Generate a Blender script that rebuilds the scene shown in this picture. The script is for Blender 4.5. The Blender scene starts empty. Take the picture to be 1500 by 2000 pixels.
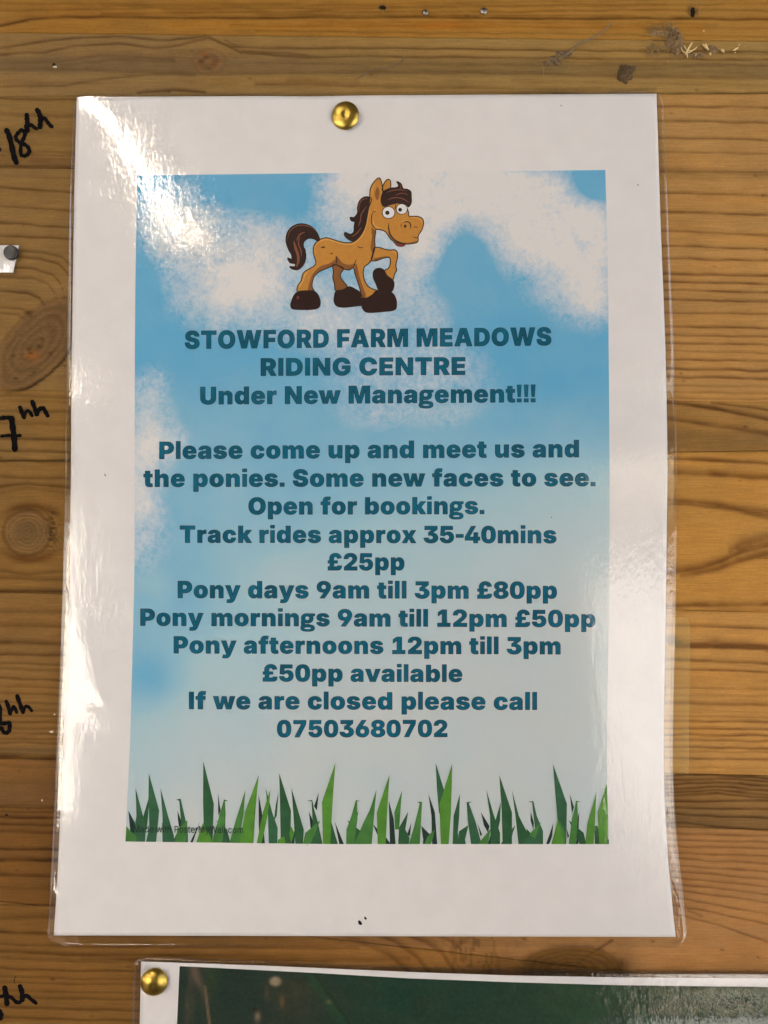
import bpy, bmesh, math, random
import numpy as np
from mathutils import Vector, Matrix
from mathutils.geometry import tessellate_polygon

R = math.radians
S = bpy.context.scene
COL = S.collection
rnd = random.Random(11)

# ------------------------------------------------------------------ camera
K = 0.0001835            # metres on the wall per photo pixel (photo is 1500 x 2000)
D = 0.265                # camera to wall
cam_d = bpy.data.cameras.new('camera')
cam = bpy.data.objects.new('camera', cam_d); COL.objects.link(cam)
cam.location = (0, -D, 0); cam.rotation_euler = (R(90), 0, 0)
cam_d.sensor_fit = 'VERTICAL'; cam_d.sensor_height = 36
cam_d.angle = 2 * math.atan(1000 * K / D)
cam_d.clip_start = 0.01; cam_d.clip_end = 500
S.camera = cam

# ------------------------------------------------------------------ daylight
SUN_EL, SUN_AZ = 34.0, -16.0          # elevation; degrees to the right of straight behind the viewer
w = bpy.data.worlds.new('World'); S.world = w; w.use_nodes = True
nt = w.node_tree; nt.nodes.clear()
sky = nt.nodes.new('ShaderNodeTexSky'); sky.sky_type = 'NISHITA'; sky.sun_disc = False
sky.sun_elevation = R(SUN_EL); sky.sun_rotation = R(180 - SUN_AZ)
sky.air_density = 1.0; sky.dust_density = 7.0; sky.ozone_density = 1.0
bg = nt.nodes.new('ShaderNodeBackground'); bg.inputs['Strength'].default_value = 0.15
wo = nt.nodes.new('ShaderNodeOutputWorld')
nt.links.new(sky.outputs[0], bg.inputs[0]); nt.links.new(bg.outputs[0], wo.inputs[0])
sl = bpy.data.lights.new('sun', 'SUN'); sl.energy = 4.0; sl.angle = R(0.5); sl.color = (1.0, 0.955, 0.89)
so = bpy.data.objects.new('sun', sl); COL.objects.link(so)
sd = Vector((math.sin(R(SUN_AZ)) * math.cos(R(SUN_EL)), -math.cos(R(SUN_AZ)) * math.cos(R(SUN_EL)), math.sin(R(SUN_EL))))
so.rotation_euler = sd.to_track_quat('Z', 'Y').to_euler(); so.location = sd * 5
S.view_settings.view_transform = 'Standard'; S.view_settings.look = 'None'; S.view_settings.gamma = 1
S.view_settings.exposure = 2.35
S.cycles.max_bounces = 8; S.cycles.transparent_max_bounces = 16
S.cycles.caustics_reflective = False; S.cycles.caustics_refractive = False

# ------------------------------------------------------------------ helpers
def lin(r, g, b):
    f = lambda c: (c / 255 / 12.92) if c / 255 <= .04045 else ((c / 255 + .055) / 1.055) ** 2.4
    return (f(r), f(g), f(b))

def tag(o, label=None, cat=None, group=None, kind=None):
    if label: o['label'] = label
    if cat: o['category'] = cat
    if group: o['group'] = group
    if kind: o['kind'] = kind
    return o

def P(px, py, h):
    """point on the wall-side at photo position (px, py), standing h metres off the wall"""
    s = K * (D - h) / D
    return ((px - 750) * s, -h, (1000 - py) * s)

def mesh_obj(name, verts, faces, mat, parent=None, smooth=False):
    me = bpy.data.meshes.new(name); me.from_pydata([tuple(v) for v in verts], [], faces); me.update()
    if mat: me.materials.append(mat)
    if smooth: me.polygons.foreach_set('use_smooth', [True] * len(me.polygons))
    o = bpy.data.objects.new(name, me); COL.objects.link(o)
    if parent: o.parent = parent
    return o

def grid_mesh(name, V, mat, parent=None, attr=None, smooth=True):
    """V: (ny, nx, 3) array"""
    ny, nx = V.shape[:2]
    idx = np.arange(ny * nx).reshape(ny, nx)
    q = np.stack([idx[:-1, :-1], idx[1:, :-1], idx[1:, 1:], idx[:-1, 1:]], -1).reshape(-1)
    nf = len(q) // 4
    me = bpy.data.meshes.new(name)
    me.vertices.add(ny * nx); me.vertices.foreach_set('co', V.reshape(-1).astype(np.float32))
    me.loops.add(nf * 4); me.loops.foreach_set('vertex_index', q.astype(np.int32))
    me.polygons.add(nf); me.polygons.foreach_set('loop_start', np.arange(0, nf * 4, 4, dtype=np.int32))
    me.polygons.foreach_set('loop_total', np.full(nf, 4, dtype=np.int32))
    me.update(calc_edges=True)
    if smooth: me.polygons.foreach_set('use_smooth', np.ones(nf, dtype=bool))
    if attr is not None:
        a = me.attributes.new('tone', 'FLOAT_COLOR', 'POINT')
        c = np.ones((ny * nx, 4), dtype=np.float32); c[:, :3] = attr.reshape(-1, 3)
        a.data.foreach_set('color', c.reshape(-1))
    me.materials.append(mat)
    o = bpy.data.objects.new(name, me); COL.objects.link(o)
    if parent: o.parent = parent
    return o

def empty(name, loc=(0, 0, 0)):
    o = bpy.data.objects.new(name, None); COL.objects.link(o); o.location = loc; o.empty_display_size = .01
    return o

def hashn(ix, iy, seed):
    h = (ix.astype(np.int64) * 374761393 + iy.astype(np.int64) * 668265263 + seed * 974711) & 0xffffffff
    h = ((h ^ (h >> 13)) * 1274126177) & 0xffffffff
    h = h ^ (h >> 16)
    return (h & 0xffff) / 65535.0

def vnoise(x, y, seed=0, octv=1):
    x = np.asarray(x, float); y = np.asarray(y, float); out = 0; amp = 1; tot = 0
    for o in range(octv):
        ix = np.floor(x); iy = np.floor(y); fx = x - ix; fy = y - iy
        fx = fx * fx * (3 - 2 * fx); fy = fy * fy * (3 - 2 * fy)
        a = hashn(ix, iy, seed + o); b = hashn(ix + 1, iy, seed + o)
        c = hashn(ix, iy + 1, seed + o); d = hashn(ix + 1, iy + 1, seed + o)
        out = out + amp * ((a * (1 - fx) + b * fx) * (1 - fy) + (c * (1 - fx) + d * fx) * fy)
        tot += amp; amp *= .5; x = x * 2.03 + 7.1; y = y * 2.03 + 3.7
    return out / tot

def sstep(a, b, x):
    t = np.clip((np.asarray(x, float) - a) / (b - a), 0, 1); return t * t * (3 - 2 * t)

# ------------------------------------------------------------------ materials
def new_mat(name):
    m = bpy.data.materials.new(name); m.use_nodes = True
    n = m.node_tree; b = n.nodes['Principled BSDF']
    return m, n, b

def noise(n, vec, scale, detail=3, rough=.55, dist=0):
    t = n.nodes.new('ShaderNodeTexNoise'); t.inputs['Scale'].default_value = scale
    t.inputs['Detail'].default_value = detail; t.inputs['Roughness'].default_value = rough
    t.inputs['Distortion'].default_value = dist
    if vec is not None: n.links.new(vec, t.inputs['Vector'])
    return t.outputs['Fac']

def mapping(n, scale, rot=(0, 0, 0)):
    tc = n.nodes.new('ShaderNodeTexCoord'); mp = n.nodes.new('ShaderNodeMapping')
    mp.inputs['Scale'].default_value = scale; mp.inputs['Rotation'].default_value = rot
    n.links.new(tc.outputs['Object'], mp.inputs['Vector']); return mp.outputs[0]

def math_n(n, op, a, b=None, clamp=False):
    m = n.nodes.new('ShaderNodeMath'); m.operation = op; m.use_clamp = clamp
    for i, v in enumerate((a, b)):
        if v is None: continue
        if isinstance(v, (int, float)): m.inputs[i].default_value = v
        else: n.links.new(v, m.inputs[i])
    return m.outputs[0]

def mapr(n, v, a, b, c, d, smooth=False):
    m = n.nodes.new('ShaderNodeMapRange'); m.clamp = True
    if smooth: m.interpolation_type = 'SMOOTHSTEP'
    n.links.new(v, m.inputs[0])
    for i, x in enumerate((a, b, c, d)): m.inputs[i + 1].default_value = x
    return m.outputs[0]

def mix(n, f, a, b, mode='MIX'):
    m = n.nodes.new('ShaderNodeMix'); m.data_type = 'RGBA'; m.blend_type = mode
    for i, v in ((0, f), (6, a), (7, b)):
        if isinstance(v, (int, float)): m.inputs[i].default_value = v
        elif isinstance(v, tuple): m.inputs[i].default_value = (*v, 1)
        else: n.links.new(v, m.inputs[i])
    return m.outputs[2]

def bump(n, h, strength, dist, base=None):
    b = n.nodes.new('ShaderNodeBump'); b.inputs['Strength'].default_value = strength
    b.inputs['Distance'].default_value = dist; n.links.new(h, b.inputs['Height'])
    return b.outputs[0]

def flat_mat(name, rgb, rough=.6, mott=.08, scale=900, metal=0, spec=.3):
    m, n, b = new_mat(name)
    v = mapping(n, (1, 1, 1)); f = noise(n, v, scale, 4)
    dk = tuple(c * (1 - mott) for c in rgb); lt = tuple(min(1, c * (1 + mott)) for c in rgb)
    n.links.new(mix(n, mapr(n, f, .3, .7, 0, 1), dk, lt), b.inputs['Base Color'])
    b.inputs['Roughness'].default_value = rough; b.inputs['Metallic'].default_value = metal
    b.inputs['Specular IOR Level'].default_value = spec
    return m

def wood_mat():
    m, n, b = new_mat('pine')
    at = n.nodes.new('ShaderNodeAttribute'); at.attribute_name = 'tone'
    v = mapping(n, (90, 1, 2600)); f1 = noise(n, v, 1, 4, .6)           # long fibres
    v2 = mapping(n, (500, 1, 6500)); f2 = noise(n, v2, 1, 3, .6)         # short fibres
    v3 = mapping(n, (1, 1, 1)); f3 = noise(n, v3, 60, 4)                 # stains
    v4 = mapping(n, (2600, 1, 600)); f4 = noise(n, v4, 1, 2)             # planing marks, across the grain
    k = math_n(n, 'MULTIPLY', mapr(n, f1, .25, .75, .76, 1.18), mapr(n, f2, .25, .75, .84, 1.13))
    k = math_n(n, 'MULTIPLY', k, mapr(n, f3, .3, .7, .90, 1.08))
    k = math_n(n, 'MULTIPLY', k, mapr(n, f4, .3, .7, .95, 1.04))
    cc = n.nodes.new('ShaderNodeCombineColor')
    for i in range(3): n.links.new(k, cc.inputs[i])
    c = mix(n, 1.0, at.outputs['Color'], cc.outputs[0], 'MULTIPLY')
    n.links.new(c, b.inputs['Base Color'])
    b.inputs['Specular IOR Level'].default_value = .10
    n.links.new(mapr(n, f1, .3, .7, .50, .70), b.inputs['Roughness'])
    n.links.new(bump(n, math_n(n, 'ADD', f1, math_n(n, 'MULTIPLY', f2, .6)), .35, .00012), b.inputs['Normal'])
    return m

def film_mat(name, tint=(.99, .99, .985), rot=R(28), ior=1.7, amp=1.0, rough=.02, haze=.0, hz=(.85, .83, .8)):
    """clear laminate: sees through straight, mirrors by Fresnel, dimpled like heat-sealed plastic"""
    m = bpy.data.materials.new(name); m.use_nodes = True; n = m.node_tree; n.nodes.clear()
    v = mapping(n, (1.0, 1, .5), (0, rot, 0))
    a = noise(n, v, 800, 2, .5, 1.2)
    b = noise(n, v, 360, 1, .5, .8)
    c = noise(n, mapping(n, (1, 1, .7)), 70, 2)
    h = math_n(n, 'ADD', math_n(n, 'MULTIPLY', a, .38), math_n(n, 'ADD', math_n(n, 'MULTIPLY', b, .55), math_n(n, 'MULTIPLY', c, .9)))
    nr = bump(n, h, 1.0, .000075 * amp)
    geo = n.nodes.new('ShaderNodeNewGeometry'); dot = n.nodes.new('ShaderNodeVectorMath'); dot.operation = 'DOT_PRODUCT'
    n.links.new(geo.outputs['Incoming'], dot.inputs[0]); n.links.new(nr, dot.inputs[1])
    cosv = math_n(n, 'ABSOLUTE', dot.outputs['Value']); f0 = ((ior - 1) / (ior + 1)) ** 2
    fr = math_n(n, 'ADD', math_n(n, 'MULTIPLY', math_n(n, 'POWER', math_n(n, 'SUBTRACT', 1.0, cosv, True), 5.0), 1 - f0), f0, True)
    tr = n.nodes.new('ShaderNodeBsdfTransparent'); tr.inputs[0].default_value = (*tint, 1)
    gl = n.nodes.new('ShaderNodeBsdfGlossy'); gl.inputs['Roughness'].default_value = rough; n.links.new(nr, gl.inputs['Normal'])
    mx = n.nodes.new('ShaderNodeMixShader'); out = n.nodes.new('ShaderNodeOutputMaterial')
    n.links.new(fr, mx.inputs[0]); n.links.new(tr.outputs[0], mx.inputs[1]); n.links.new(gl.outputs[0], mx.inputs[2])
    last = mx.outputs[0]
    if haze > 0:
        df = n.nodes.new('ShaderNodeBsdfDiffuse'); df.inputs[0].default_value = (*hz, 1)
        m2 = n.nodes.new('ShaderNodeMixShader'); m2.inputs[0].default_value = haze
        n.links.new(last, m2.inputs[1]); n.links.new(df.outputs[0], m2.inputs[2]); last = m2.outputs[0]
    n.links.new(last, out.inputs[0])
    return m

M = {}
M['pine'] = wood_mat()
M['film'] = film_mat('laminate_film', haze=.002)
M['film2'] = film_mat('laminate_film_glossier', rot=R(-20), amp=2.2, haze=.003)
M['strip'] = film_mat('yellowish_sheet', tint=(1.0, .98, .84), amp=.3, rough=.25, haze=.22, hz=(.72, .50, .14), ior=1.3)
M['paper'] = flat_mat('paper_white', (.79, .79, .825), .8, .025, 120)
M['paper2'] = flat_mat('paper_cool_white', (.78, .77, .80), .8, .03, 200)
M['ink'] = flat_mat('black_marker_ink', (.006, .0055, .006), .9, .3, 700, spec=.04)
M['brass'] = None

# ------------------------------------------------------------------ unseen shelter, added to shade the wall and shape the film's glare
def box_obj(name, a, b, mat, parent=None):
    (x0, y0, z0), (x1, y1, z1) = a, b
    v = [(x0, y0, z0), (x1, y0, z0), (x1, y1, z0), (x0, y1, z0), (x0, y0, z1), (x1, y0, z1), (x1, y1, z1), (x0, y1, z1)]
    f = [(0, 3, 2, 1), (4, 5, 6, 7), (0, 1, 5, 4), (1, 2, 6, 5), (2, 3, 7, 6), (3, 0, 4, 7)]
    return mesh_obj(name, v, f, mat, parent)
M['glare_ground'] = flat_mat('glare_concrete', (.60, .58, .54), .28, .15, 3, spec=.9)  # unseen ground, made pale and glossy to feed the film's glare
M['blocker_wood'] = flat_mat('blocker_timber', (.05, .038, .028), .8, .3, 20)  # dark finish of the added light blockers
gnd = mesh_obj('ground', [(-200, -200, -1.4), (200, -200, -1.4), (200, 200, -1.4), (-200, 200, -1.4)], [(0, 1, 2, 3)], M['glare_ground'])
tag(gnd, kind='structure')
M['floor'] = flat_mat('bounce_dimming_floor', (.07, .055, .042), .9, .3, 9)
dim_floor = mesh_obj('floor', [(-9, -4.0, -1.396), (1.0, -4.0, -1.396), (1.0, 1, -1.396), (-9, 1, -1.396)], [(0, 1, 2, 3)], M['floor']); tag(dim_floor, kind='structure')  # unseen dark floor, added to cut light bouncing up from below
added_roof = empty('added_roof', (0, 0, .9)); tag(added_roof, kind='structure')  # unseen roof, added to keep sun and sky off the wall
def slab(a, b):
    o = box_obj('added_roof_panel', (a[0], a[1], .90), (b[0], b[1], .93), M['blocker_wood'], added_roof); o.location.z = -.9
slab((-.622, -5.0), (1.8, .30)); slab((4.2, -5.0), (8.0, .30)); slab((-1.9, -5.0), (-.706, .30)); slab((-.706, -5.0), (-.622, -2.3)); slab((-9, -5.0), (-2.45, .30))  # gaps between panels shaped for the glare streak and side light
opp = box_obj('added_blocker_wall', (-1.37, -3.10, -1.4), (1.03, -3.04, .895), M['blocker_wood']); tag(opp, kind='structure')  # unseen wall, added to keep glare off the middle of the film
for x0, x1, zb in ((-9, -.9, .16), (.9, 8, .45)):
    o = box_obj('added_fascia', (x0, -5.06, zb), (x1, -5.005, .95), M['blocker_wood'], added_roof); o.location.z = -.9  # unseen boards, added to narrow the sky band mirrored in the film

# ------------------------------------------------------------------ the board wall
# growth rings: (x, y) photo points, strength, half width in pixels
LL = []   # left side
for ya, yb, s, wd in [(194,196,.75,2),(224,228,.45,3),(258,261,.3,4),(282,284,.22,3),(297,299,.45,2.5),(303,305,.5,2),
    (325,329,.9,2.2),(346,348,.2,3),(367,378,.75,2.2),(403,414,.6,2),(436,446,.75,2),(462,468,.8,2),
    (773,777,.45,3),(784,787,.35,2),(803,806,.5,3),(827,829,.4,3),(857,860,.75,2.5),(881,884,.7,2.5),
    (900,902,.8,2.5),(932,936,.6,3),(1129,1133,.7,3),(1155,1157,.95,3.2),(1195,1198,.45,4),(1222,1226,.55,3.5),(1254,1258,.8,4),
    (1278,1281,.9,3),(1295,1300,.6,2),(1306,1312,.5,2),(1324,1330,.7,2),(1340,1345,.5,2),(1353,1358,.6,2),(1371,1376,.45,2),
    (1386,1390,.5,2),(1397,1401,.55,2),(1409,1413,.7,2),(1422,1424,.6,2),(1432,1435,.6,2),(1443,1445,.55,2),(1451,1453,.6,2),(1464,1467,.55,3),
    (1478,1483,1.0,5),(1497,1500,.25,3),(1529,1530,.25,5),(1573,1576,.55,2),(1586,1589,.6,2.2),(1596,1599,.8,2.5),(1611,1614,.75,2.5),(1624,1627,.6,3),
    (1659,1661,.95,3),(1680,1682,.95,4),(1708,1714,.7,3),(1735,1739,.3,4),(1768,1768,.8,1.5),(1794,1790,.6,4),(1820,1826,.8,3),(1844,1848,.6,3),
    (1858,1864,.75,3),(1871,1878,.5,3),(1891,1896,.7,2),(1906,1912,.5,2),(1917,1922,.55,2),(1934,1938,.5,2),(1946,1951,.6,2.5),(1966,1972,.65,2.5),(1986,1992,.65,2.5),
    (2008,2012,.6,2.5),(2030,2036,.5,3),(2060,2066,.6,3),(2085,2090,.6,3)]:
    LL.append(([(-160, ya - 3), (0, ya), (150, yb), (700, yb + 3)], s, wd))
# rings that swing round the big knot
for yl, s in ((490,.65),(503,.75),(523,.75),(541,.6),(569,.75),(600,.5),(612,.55)):
    k = (yl - 490) / 120
    x_end = 150 - 85 * k
    LL.append(([(-160, yl - 6), (0, yl), (x_end * .55, yl + 3), (x_end * .82, yl + 14), (x_end * .95, yl + 34), (x_end, yl + 62)], s, 2.2))
for yb, amp, s, wd in ((955, 10, .75, 3), (968, 14, .35, 3), (1112, -10, .55, 3)):
    LL.append(([(-160, yb), (-40, yb), (10, yb - amp * .5), (55, yb - amp), (110, yb - amp * .5), (150, yb), (400, yb)], s, wd))
RR = []
for ya, yb, s, wd in [(183,183,.8,1.8),(209,212,.7,2),(237,240,.7,2.2),(270,275,.8,2),(298,301,.55,2),(334,339,.45,5),(378,383,.7,2.2),
    (415,420,.8,2.2),(452,460,.65,2),(481,488,.75,2),(506,510,.8,2),(535,540,.9,2.6),(551,556,.85,2.2),(567,572,.8,2),(586,590,.85,2.4),(612,614,.7,2),
    (639,642,.8,2),(655,658,.75,2),(671,674,.7,2),(686,690,.55,2),(702,706,.7,2),(721,725,.85,2.4),(737,740,.85,2.6),(754,756,.4,2),(766,769,.5,2),(779,781,.5,2),
    (896,906,.95,3.4),(923,934,.85,5.5),(1184,1180,.8,4.5),(1195,1192,.4,3),
    (1221,1229,.75,3),(1289,1297,.75,3),(1308,1313,.75,2),(1344,1346,.5,2),(1358,1360,.4,2),(1374,1377,.7,3),(1390,1391,.25,2),(1399,1402,.5,2),(1409,1411,.8,2.2),
    (1423,1424,.85,2.2),(1435,1437,.85,2.2),(1446,1448,.65,2),(1459,1462,.75,2),(1468,1470,.5,1.6),(1481,1484,.8,2),(1499,1500,.3,2),(1507,1508,.25,2)]:
    RR.append(([(900, ya), (1318, ya), (1500, yb), (1660, yb + 3)], s, wd))
for pts, s, wd in [
    ([(900,780),(1310,787),(1400,800),(1500,820),(1660,848)], .95, 3.5),
    ([(1390,788),(1440,792),(1500,802),(1660,825)], .8, 2.5),
    ([(900,808),(1310,820),(1400,832),(1500,848),(1660,872)], .7, 4),
    ([(900,978),(1318,978),(1400,985),(1500,1000),(1660,1015)], .8, 4.5),
    ([(900,984),(1318,984),(1400,992),(1450,1000),(1500,1012),(1660,1030)], .8, 4.5),
    ([(1400,990),(1450,997),(1500,1006),(1660,1024)], .9, 5),
    ([(900,1118),(1318,1118),(1370,1110),(1410,1097),(1445,1080),(1500,1066),(1660,1058)], .9, 5.5),
    ([(1330,1123),(1400,1112),(1440,1098),(1500,1082),(1660,1070)], .8, 6),
    ([(1425,1080),(1450,1060),(1500,1048),(1660,1038)], .7, 7),
    ([(1440,1072),(1500,1058),(1660,1050)], .6, 6),
    ([(1440,1090),(1500,1091),(1660,1092)], .9, 1.2),
    ([(1318,1262),(1500,1266),(1660,1268)], 1.6, 4.6),
    ([(1318,1257),(1400,1256),(1450,1258),(1500,1270)], .7, 4.0)]:
    RR.append((pts, s, wd))
for l, m_, r in ((1515,1514,1521),(1524,1521,1526),(1532,1528,1535),(1541,1536,1544),(1547,1543,1553),(1554,1550,1559),(1565,1565,1565),(1577,1580,1580),(1589,1595,1597),(1606,1616,1622)):
    RR.append(([(1000, l + 6), (1318, l), (1400, m_), (1500, r), (1660, r + 2)], .85, 2))
for l, r in ((1629,1633),(1641,1645),(1653,1658),(1666,1673),(1677,1688),(1690,1703),(1703,1717),(1714,1733),(1726,1748),(1739,1764),(1753,1786),(1768,1806),(1785,1840)):
    RR.append(([(1000, l - 20), (1318, l), (1400, l + (r - l) * .38 + 1), (1500, r), (1660, r + (r - l) * .9)], .62, 1.9))
RR.append(([(1345,1780),(1380,1795),(1400,1820),(1396,1842),(1370,1868)], .5, 2.5))
TT = []   # across the top
for pts, s, wd in [
    ([(-160,8),(700,9),(1500,-2),(1660,-3)], .4, 2), ([(-160,24),(250,17),(700,18),(1100,12),(1660,8)], .45, 2),
    ([(-160,60),(0,52),(60,39),(130,34),(500,36),(700,34),(1000,36),(1500,38),(1660,40)], .95, 2.4),
    ([(200,27),(500,24),(1000,24),(1300,20),(1500,22)], .6, 1.8), ([(450,50),(800,52),(1500,56)], .35, 2),
    ([(200,12),(700,13),(1300,9)], .35, 1.5), ([(500,29),(900,30),(1240,31)], .5, 1.2), ([(600,45),(1000,44),(1400,48)], .3, 1.6),
    ([(500,61),(760,64),(1000,66),(1500,72)], .5, 1.4),
    ([(-160,98),(0,95),(80,83),(160,74),(230,72),(330,80),(400,72),(450,92),(520,95),(760,95),(1000,98),(1200,100),(1660,104)], .75, 2),
    ([(-160,108),(0,108),(90,102),(150,90),(230,86),(300,95),(350,90),(410,74),(470,104),(600,112),(900,112),(1200,115),(1660,120)], .7, 2),
    ([(0,125),(110,122),(190,110),(280,112),(340,118)], .4, 3), ([(120,128),(220,118),(340,122)], .3, 2.5),
    ([(440,78),(480,100),(600,108)], .5, 1.6),
    ([(-160,134),(200,138),(420,146),(700,142),(1000,143),(1200,150),(1660,156)], .45, 3),
    ([(500,124),(900,127),(1500,130)], .3, 2), ([(-160,174),(0,170),(130,168),(200,156),(300,146),(380,148)], .55, 2.4),
    ([(270,182),(340,177),(400,182)], .8, 2.2), ([(0,160),(200,164)], .25, 2),
    ([(500,165),(760,170),(1000,174),(1280,176)], .55, 3), ([(560,158),(700,163)], .35, 3),
    ([(1000,160),(1200,163),(1660,170)], .25, 3), ([(760,110),(1200,124),(1500,128)], .25, 2), ([(1250,100),(1500,108)], .4, 2)]:
    TT.append((pts, s, wd))
MM = []   # below the poster
for pts, s, wd in [
    ([(160,1872),(600,1876),(800,1872)], .5, 4), ([(140,1848),(700,1852)], .5, 3),
    ([(620,1812),(700,1836),(760,1865),(800,1900)], .6, 5), ([(690,1810),(770,1838),(815,1870),(845,1910)], .8, 4),
    ([(760,1812),(830,1840),(862,1860),(885,1895)], .7, 5), ([(830,1816),(880,1838),(900,1856)], .6, 4),
    ([(880,1860),(905,1840),(935,1815)], .5, 5),
    ([(1130,1880),(1150,1866),(1175,1851),(1198,1836)], 1.3, 2.2)]:
    MM.append((pts, s, wd))

# seams between the glued strips: (y at x=0, y at x=1500), tone left, tone right (photo sRGB)
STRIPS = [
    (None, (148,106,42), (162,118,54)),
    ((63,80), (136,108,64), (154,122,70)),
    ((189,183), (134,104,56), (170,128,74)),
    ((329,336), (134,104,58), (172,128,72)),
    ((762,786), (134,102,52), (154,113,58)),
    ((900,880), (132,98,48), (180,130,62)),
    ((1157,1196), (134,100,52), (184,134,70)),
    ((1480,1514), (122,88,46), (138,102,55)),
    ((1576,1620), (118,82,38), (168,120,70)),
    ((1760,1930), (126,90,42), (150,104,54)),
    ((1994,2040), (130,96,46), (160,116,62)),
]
GREY = [  # tinted bands: x range, y centre at x=0 and 1500, half width, colour, amount
    (-200, 1700, 124, 138, 17, (112,94,62), .55), (60, 600, 118, 118, 22, (116,92,62), .4),
    (-200, 170, 1555, 1555, 22, (112,80,48), .45), (1250, 1700, 850, 862, 24, (112,86,48), .5),
    (1250, 1700, 1604, 1604, 15, (112,84,48), .5), (-200, 60, 316, 316, 10, (112,78,34), .5), (40, 1000, 316, 316, 10, (102,72,42), .65),
    (1250, 1700, 1500, 1500, 10, (196,146,76), .6), (1250, 1700, 770, 776, 14, (198,148,78), .5), (1250, 1700, 338, 342, 9, (140,110,64), .4),
    (-200, 170, 1466, 1466, 8, (112,92,62), .5), (300, 1400, 48, 52, 9, (170,116,40), .5)]

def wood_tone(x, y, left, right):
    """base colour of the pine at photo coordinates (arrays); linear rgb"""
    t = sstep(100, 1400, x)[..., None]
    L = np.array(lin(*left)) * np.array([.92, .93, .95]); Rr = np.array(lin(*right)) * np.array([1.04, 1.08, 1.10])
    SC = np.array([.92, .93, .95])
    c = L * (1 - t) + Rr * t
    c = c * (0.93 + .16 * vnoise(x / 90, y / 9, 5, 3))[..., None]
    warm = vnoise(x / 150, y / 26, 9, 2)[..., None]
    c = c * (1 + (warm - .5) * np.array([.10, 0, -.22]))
    for x0, x1, ya, yb, hw, rgb, am in GREY:
        yc = ya + (yb - ya) * x / 1500 + 2 * (vnoise(x / 60, x * 0 + ya, 3) - .5)
        k = am * np.exp(-((y - yc) / hw) ** 4) * sstep(x0, x0 + 30, x) * (1 - sstep(x1 - 30, x1, x)) * (.75 + .5 * vnoise(x / 40, y / 5, 21, 2))
        k = np.clip(k, 0, 1)[..., None]
        c = c * (1 - k) + SC * np.array(lin(*rgb)) * k
    D_ = np.zeros_like(x)
    def lines(Ls, fade):
        nonlocal D_
        for i, (pts, s, wd) in enumerate(Ls):
            px = [p[0] for p in pts]; py = [p[1] for p in pts]
            ymin, ymax = min(py) - 14, max(py) + 14
            if ymax < y.min() or ymin > y.max(): continue
            yl = np.interp(x, px, py) + 1.8 * (vnoise(x / 42, x * 0 + i * 3.1, 7, 2) - .5) * 2
            inx = (x >= px[0]) & (x <= px[-1])
            d = (y - yl) / (wd * (.75 + .5 * vnoise(x / 60, x * 0 + i * 1.7, 31, 2)))
            prof = np.where(d < 0, np.exp(-(d / 1.9) ** 2), np.exp(-(d / .85) ** 2)) * (.65 + .7 * vnoise(x / 35, y * 0 + i * 5.3, 13, 2))
            D_ = np.maximum(D_, s * prof * inx * fade(x)) if s > .6 else D_ + s * prof * inx * fade(x) * (1 - D_) * .9
    lines(LL, lambda x: 1 - sstep(350, 700, x)); lines(RR, lambda x: sstep(800, 1150, x)); lines(TT, lambda x: 1); lines(MM, lambda x: 1)
    # generic rings behind the poster
    g = y / 15 + 1.6 * vnoise(x / 400, y / 120, 17, 2)
    gen = np.exp(-((g % 1 - .5) / .14) ** 2) * .6 * np.maximum(sstep(200, 500, x) * (1 - sstep(1000, 1250, x)) * (y > 200) * (y < 1830), np.maximum(np.maximum(1 - sstep(-210, -150, x), sstep(1620, 1680, x)), np.maximum((y < -12) * 1.0, (y > 2100) * 1.0)))
    D_ = np.clip(np.maximum(D_, gen), 0, 1.25)
    ring = np.array([.30, .225, .16])
    dd = np.clip(D_ * .88, 0, .95)[..., None]
    c = c * (1 - dd) + c * ring * dd
    # ---- knots
    def knot(cx, cy, a, b, ang, rgb, rings, am, crack=0, edge=.6):
        nonlocal c
        ca, sa = math.cos(ang), math.sin(ang)
        u = ((x - cx) * ca + (y - cy) * sa) / a; v = (-(x - cx) * sa + (y - cy) * ca) / b
        r = np.sqrt(u * u + v * v) + .10 * (vnoise(x / 14, y / 14, 41, 2) - .5)
        k = (am * (1 - sstep(.86, 1.06, r)))[..., None]
        rr = .5 + .5 * np.sin(r * rings * 6.283 + 2 * vnoise(x / 22, y / 22, 43))
        base = SC * np.array(lin(*rgb)) * (.72 + .42 * rr * (.6 + .8 * vnoise(x / 7, y / 7, 47, 2)) + .15 * r)[..., None]
        c = c * (1 - k) + base * k
        e = (edge * np.exp(-((r - 1) / .07) ** 2))[..., None]
        c = c * (1 - e * np.array([.7, .76, .8]))
        return r, u, v
    if y.max() > 560 and y.min() < 780:
        # the big branch knot at the left: swirl running up to the right
        r, u, v = knot(74, 672, 112, 56, R(-47), (106, 80, 48), 4.5, .82, edge=.28)
        low = (np.exp(-((r - 1.02) / .045) ** 2) * sstep(.1, .7, v + .15 * u))[..., None] * .95
        c = c * (1 - low * np.array([.9, .92, .94]))
        fib = (vnoise((x + y) / 60, (y - x * -1.05) / 5, 51, 2) > .62) * (r < .8) * .16
        c = c * (1 - fib[..., None])
        k = np.exp(-(((x - 64) / 13) ** 2 + ((y - 694) / 9) ** 2))[..., None] * .75
        c = c * (1 - k) + SC * np.array(lin(152, 90, 36)) * k
        for qx, qy, qr in ((56,681,5),(76,676,5),(60,690,4),(98,690,4),(133,689,5),(27,695,4),(83,661,3),(57,612,9)):
            k = np.exp(-(((x - qx) / qr) ** 2 + ((y - qy) / (qr * .8)) ** 2))[..., None] * .7
            c = c * (1 - k) + SC * np.array(lin(58, 36, 20)) * k
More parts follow.
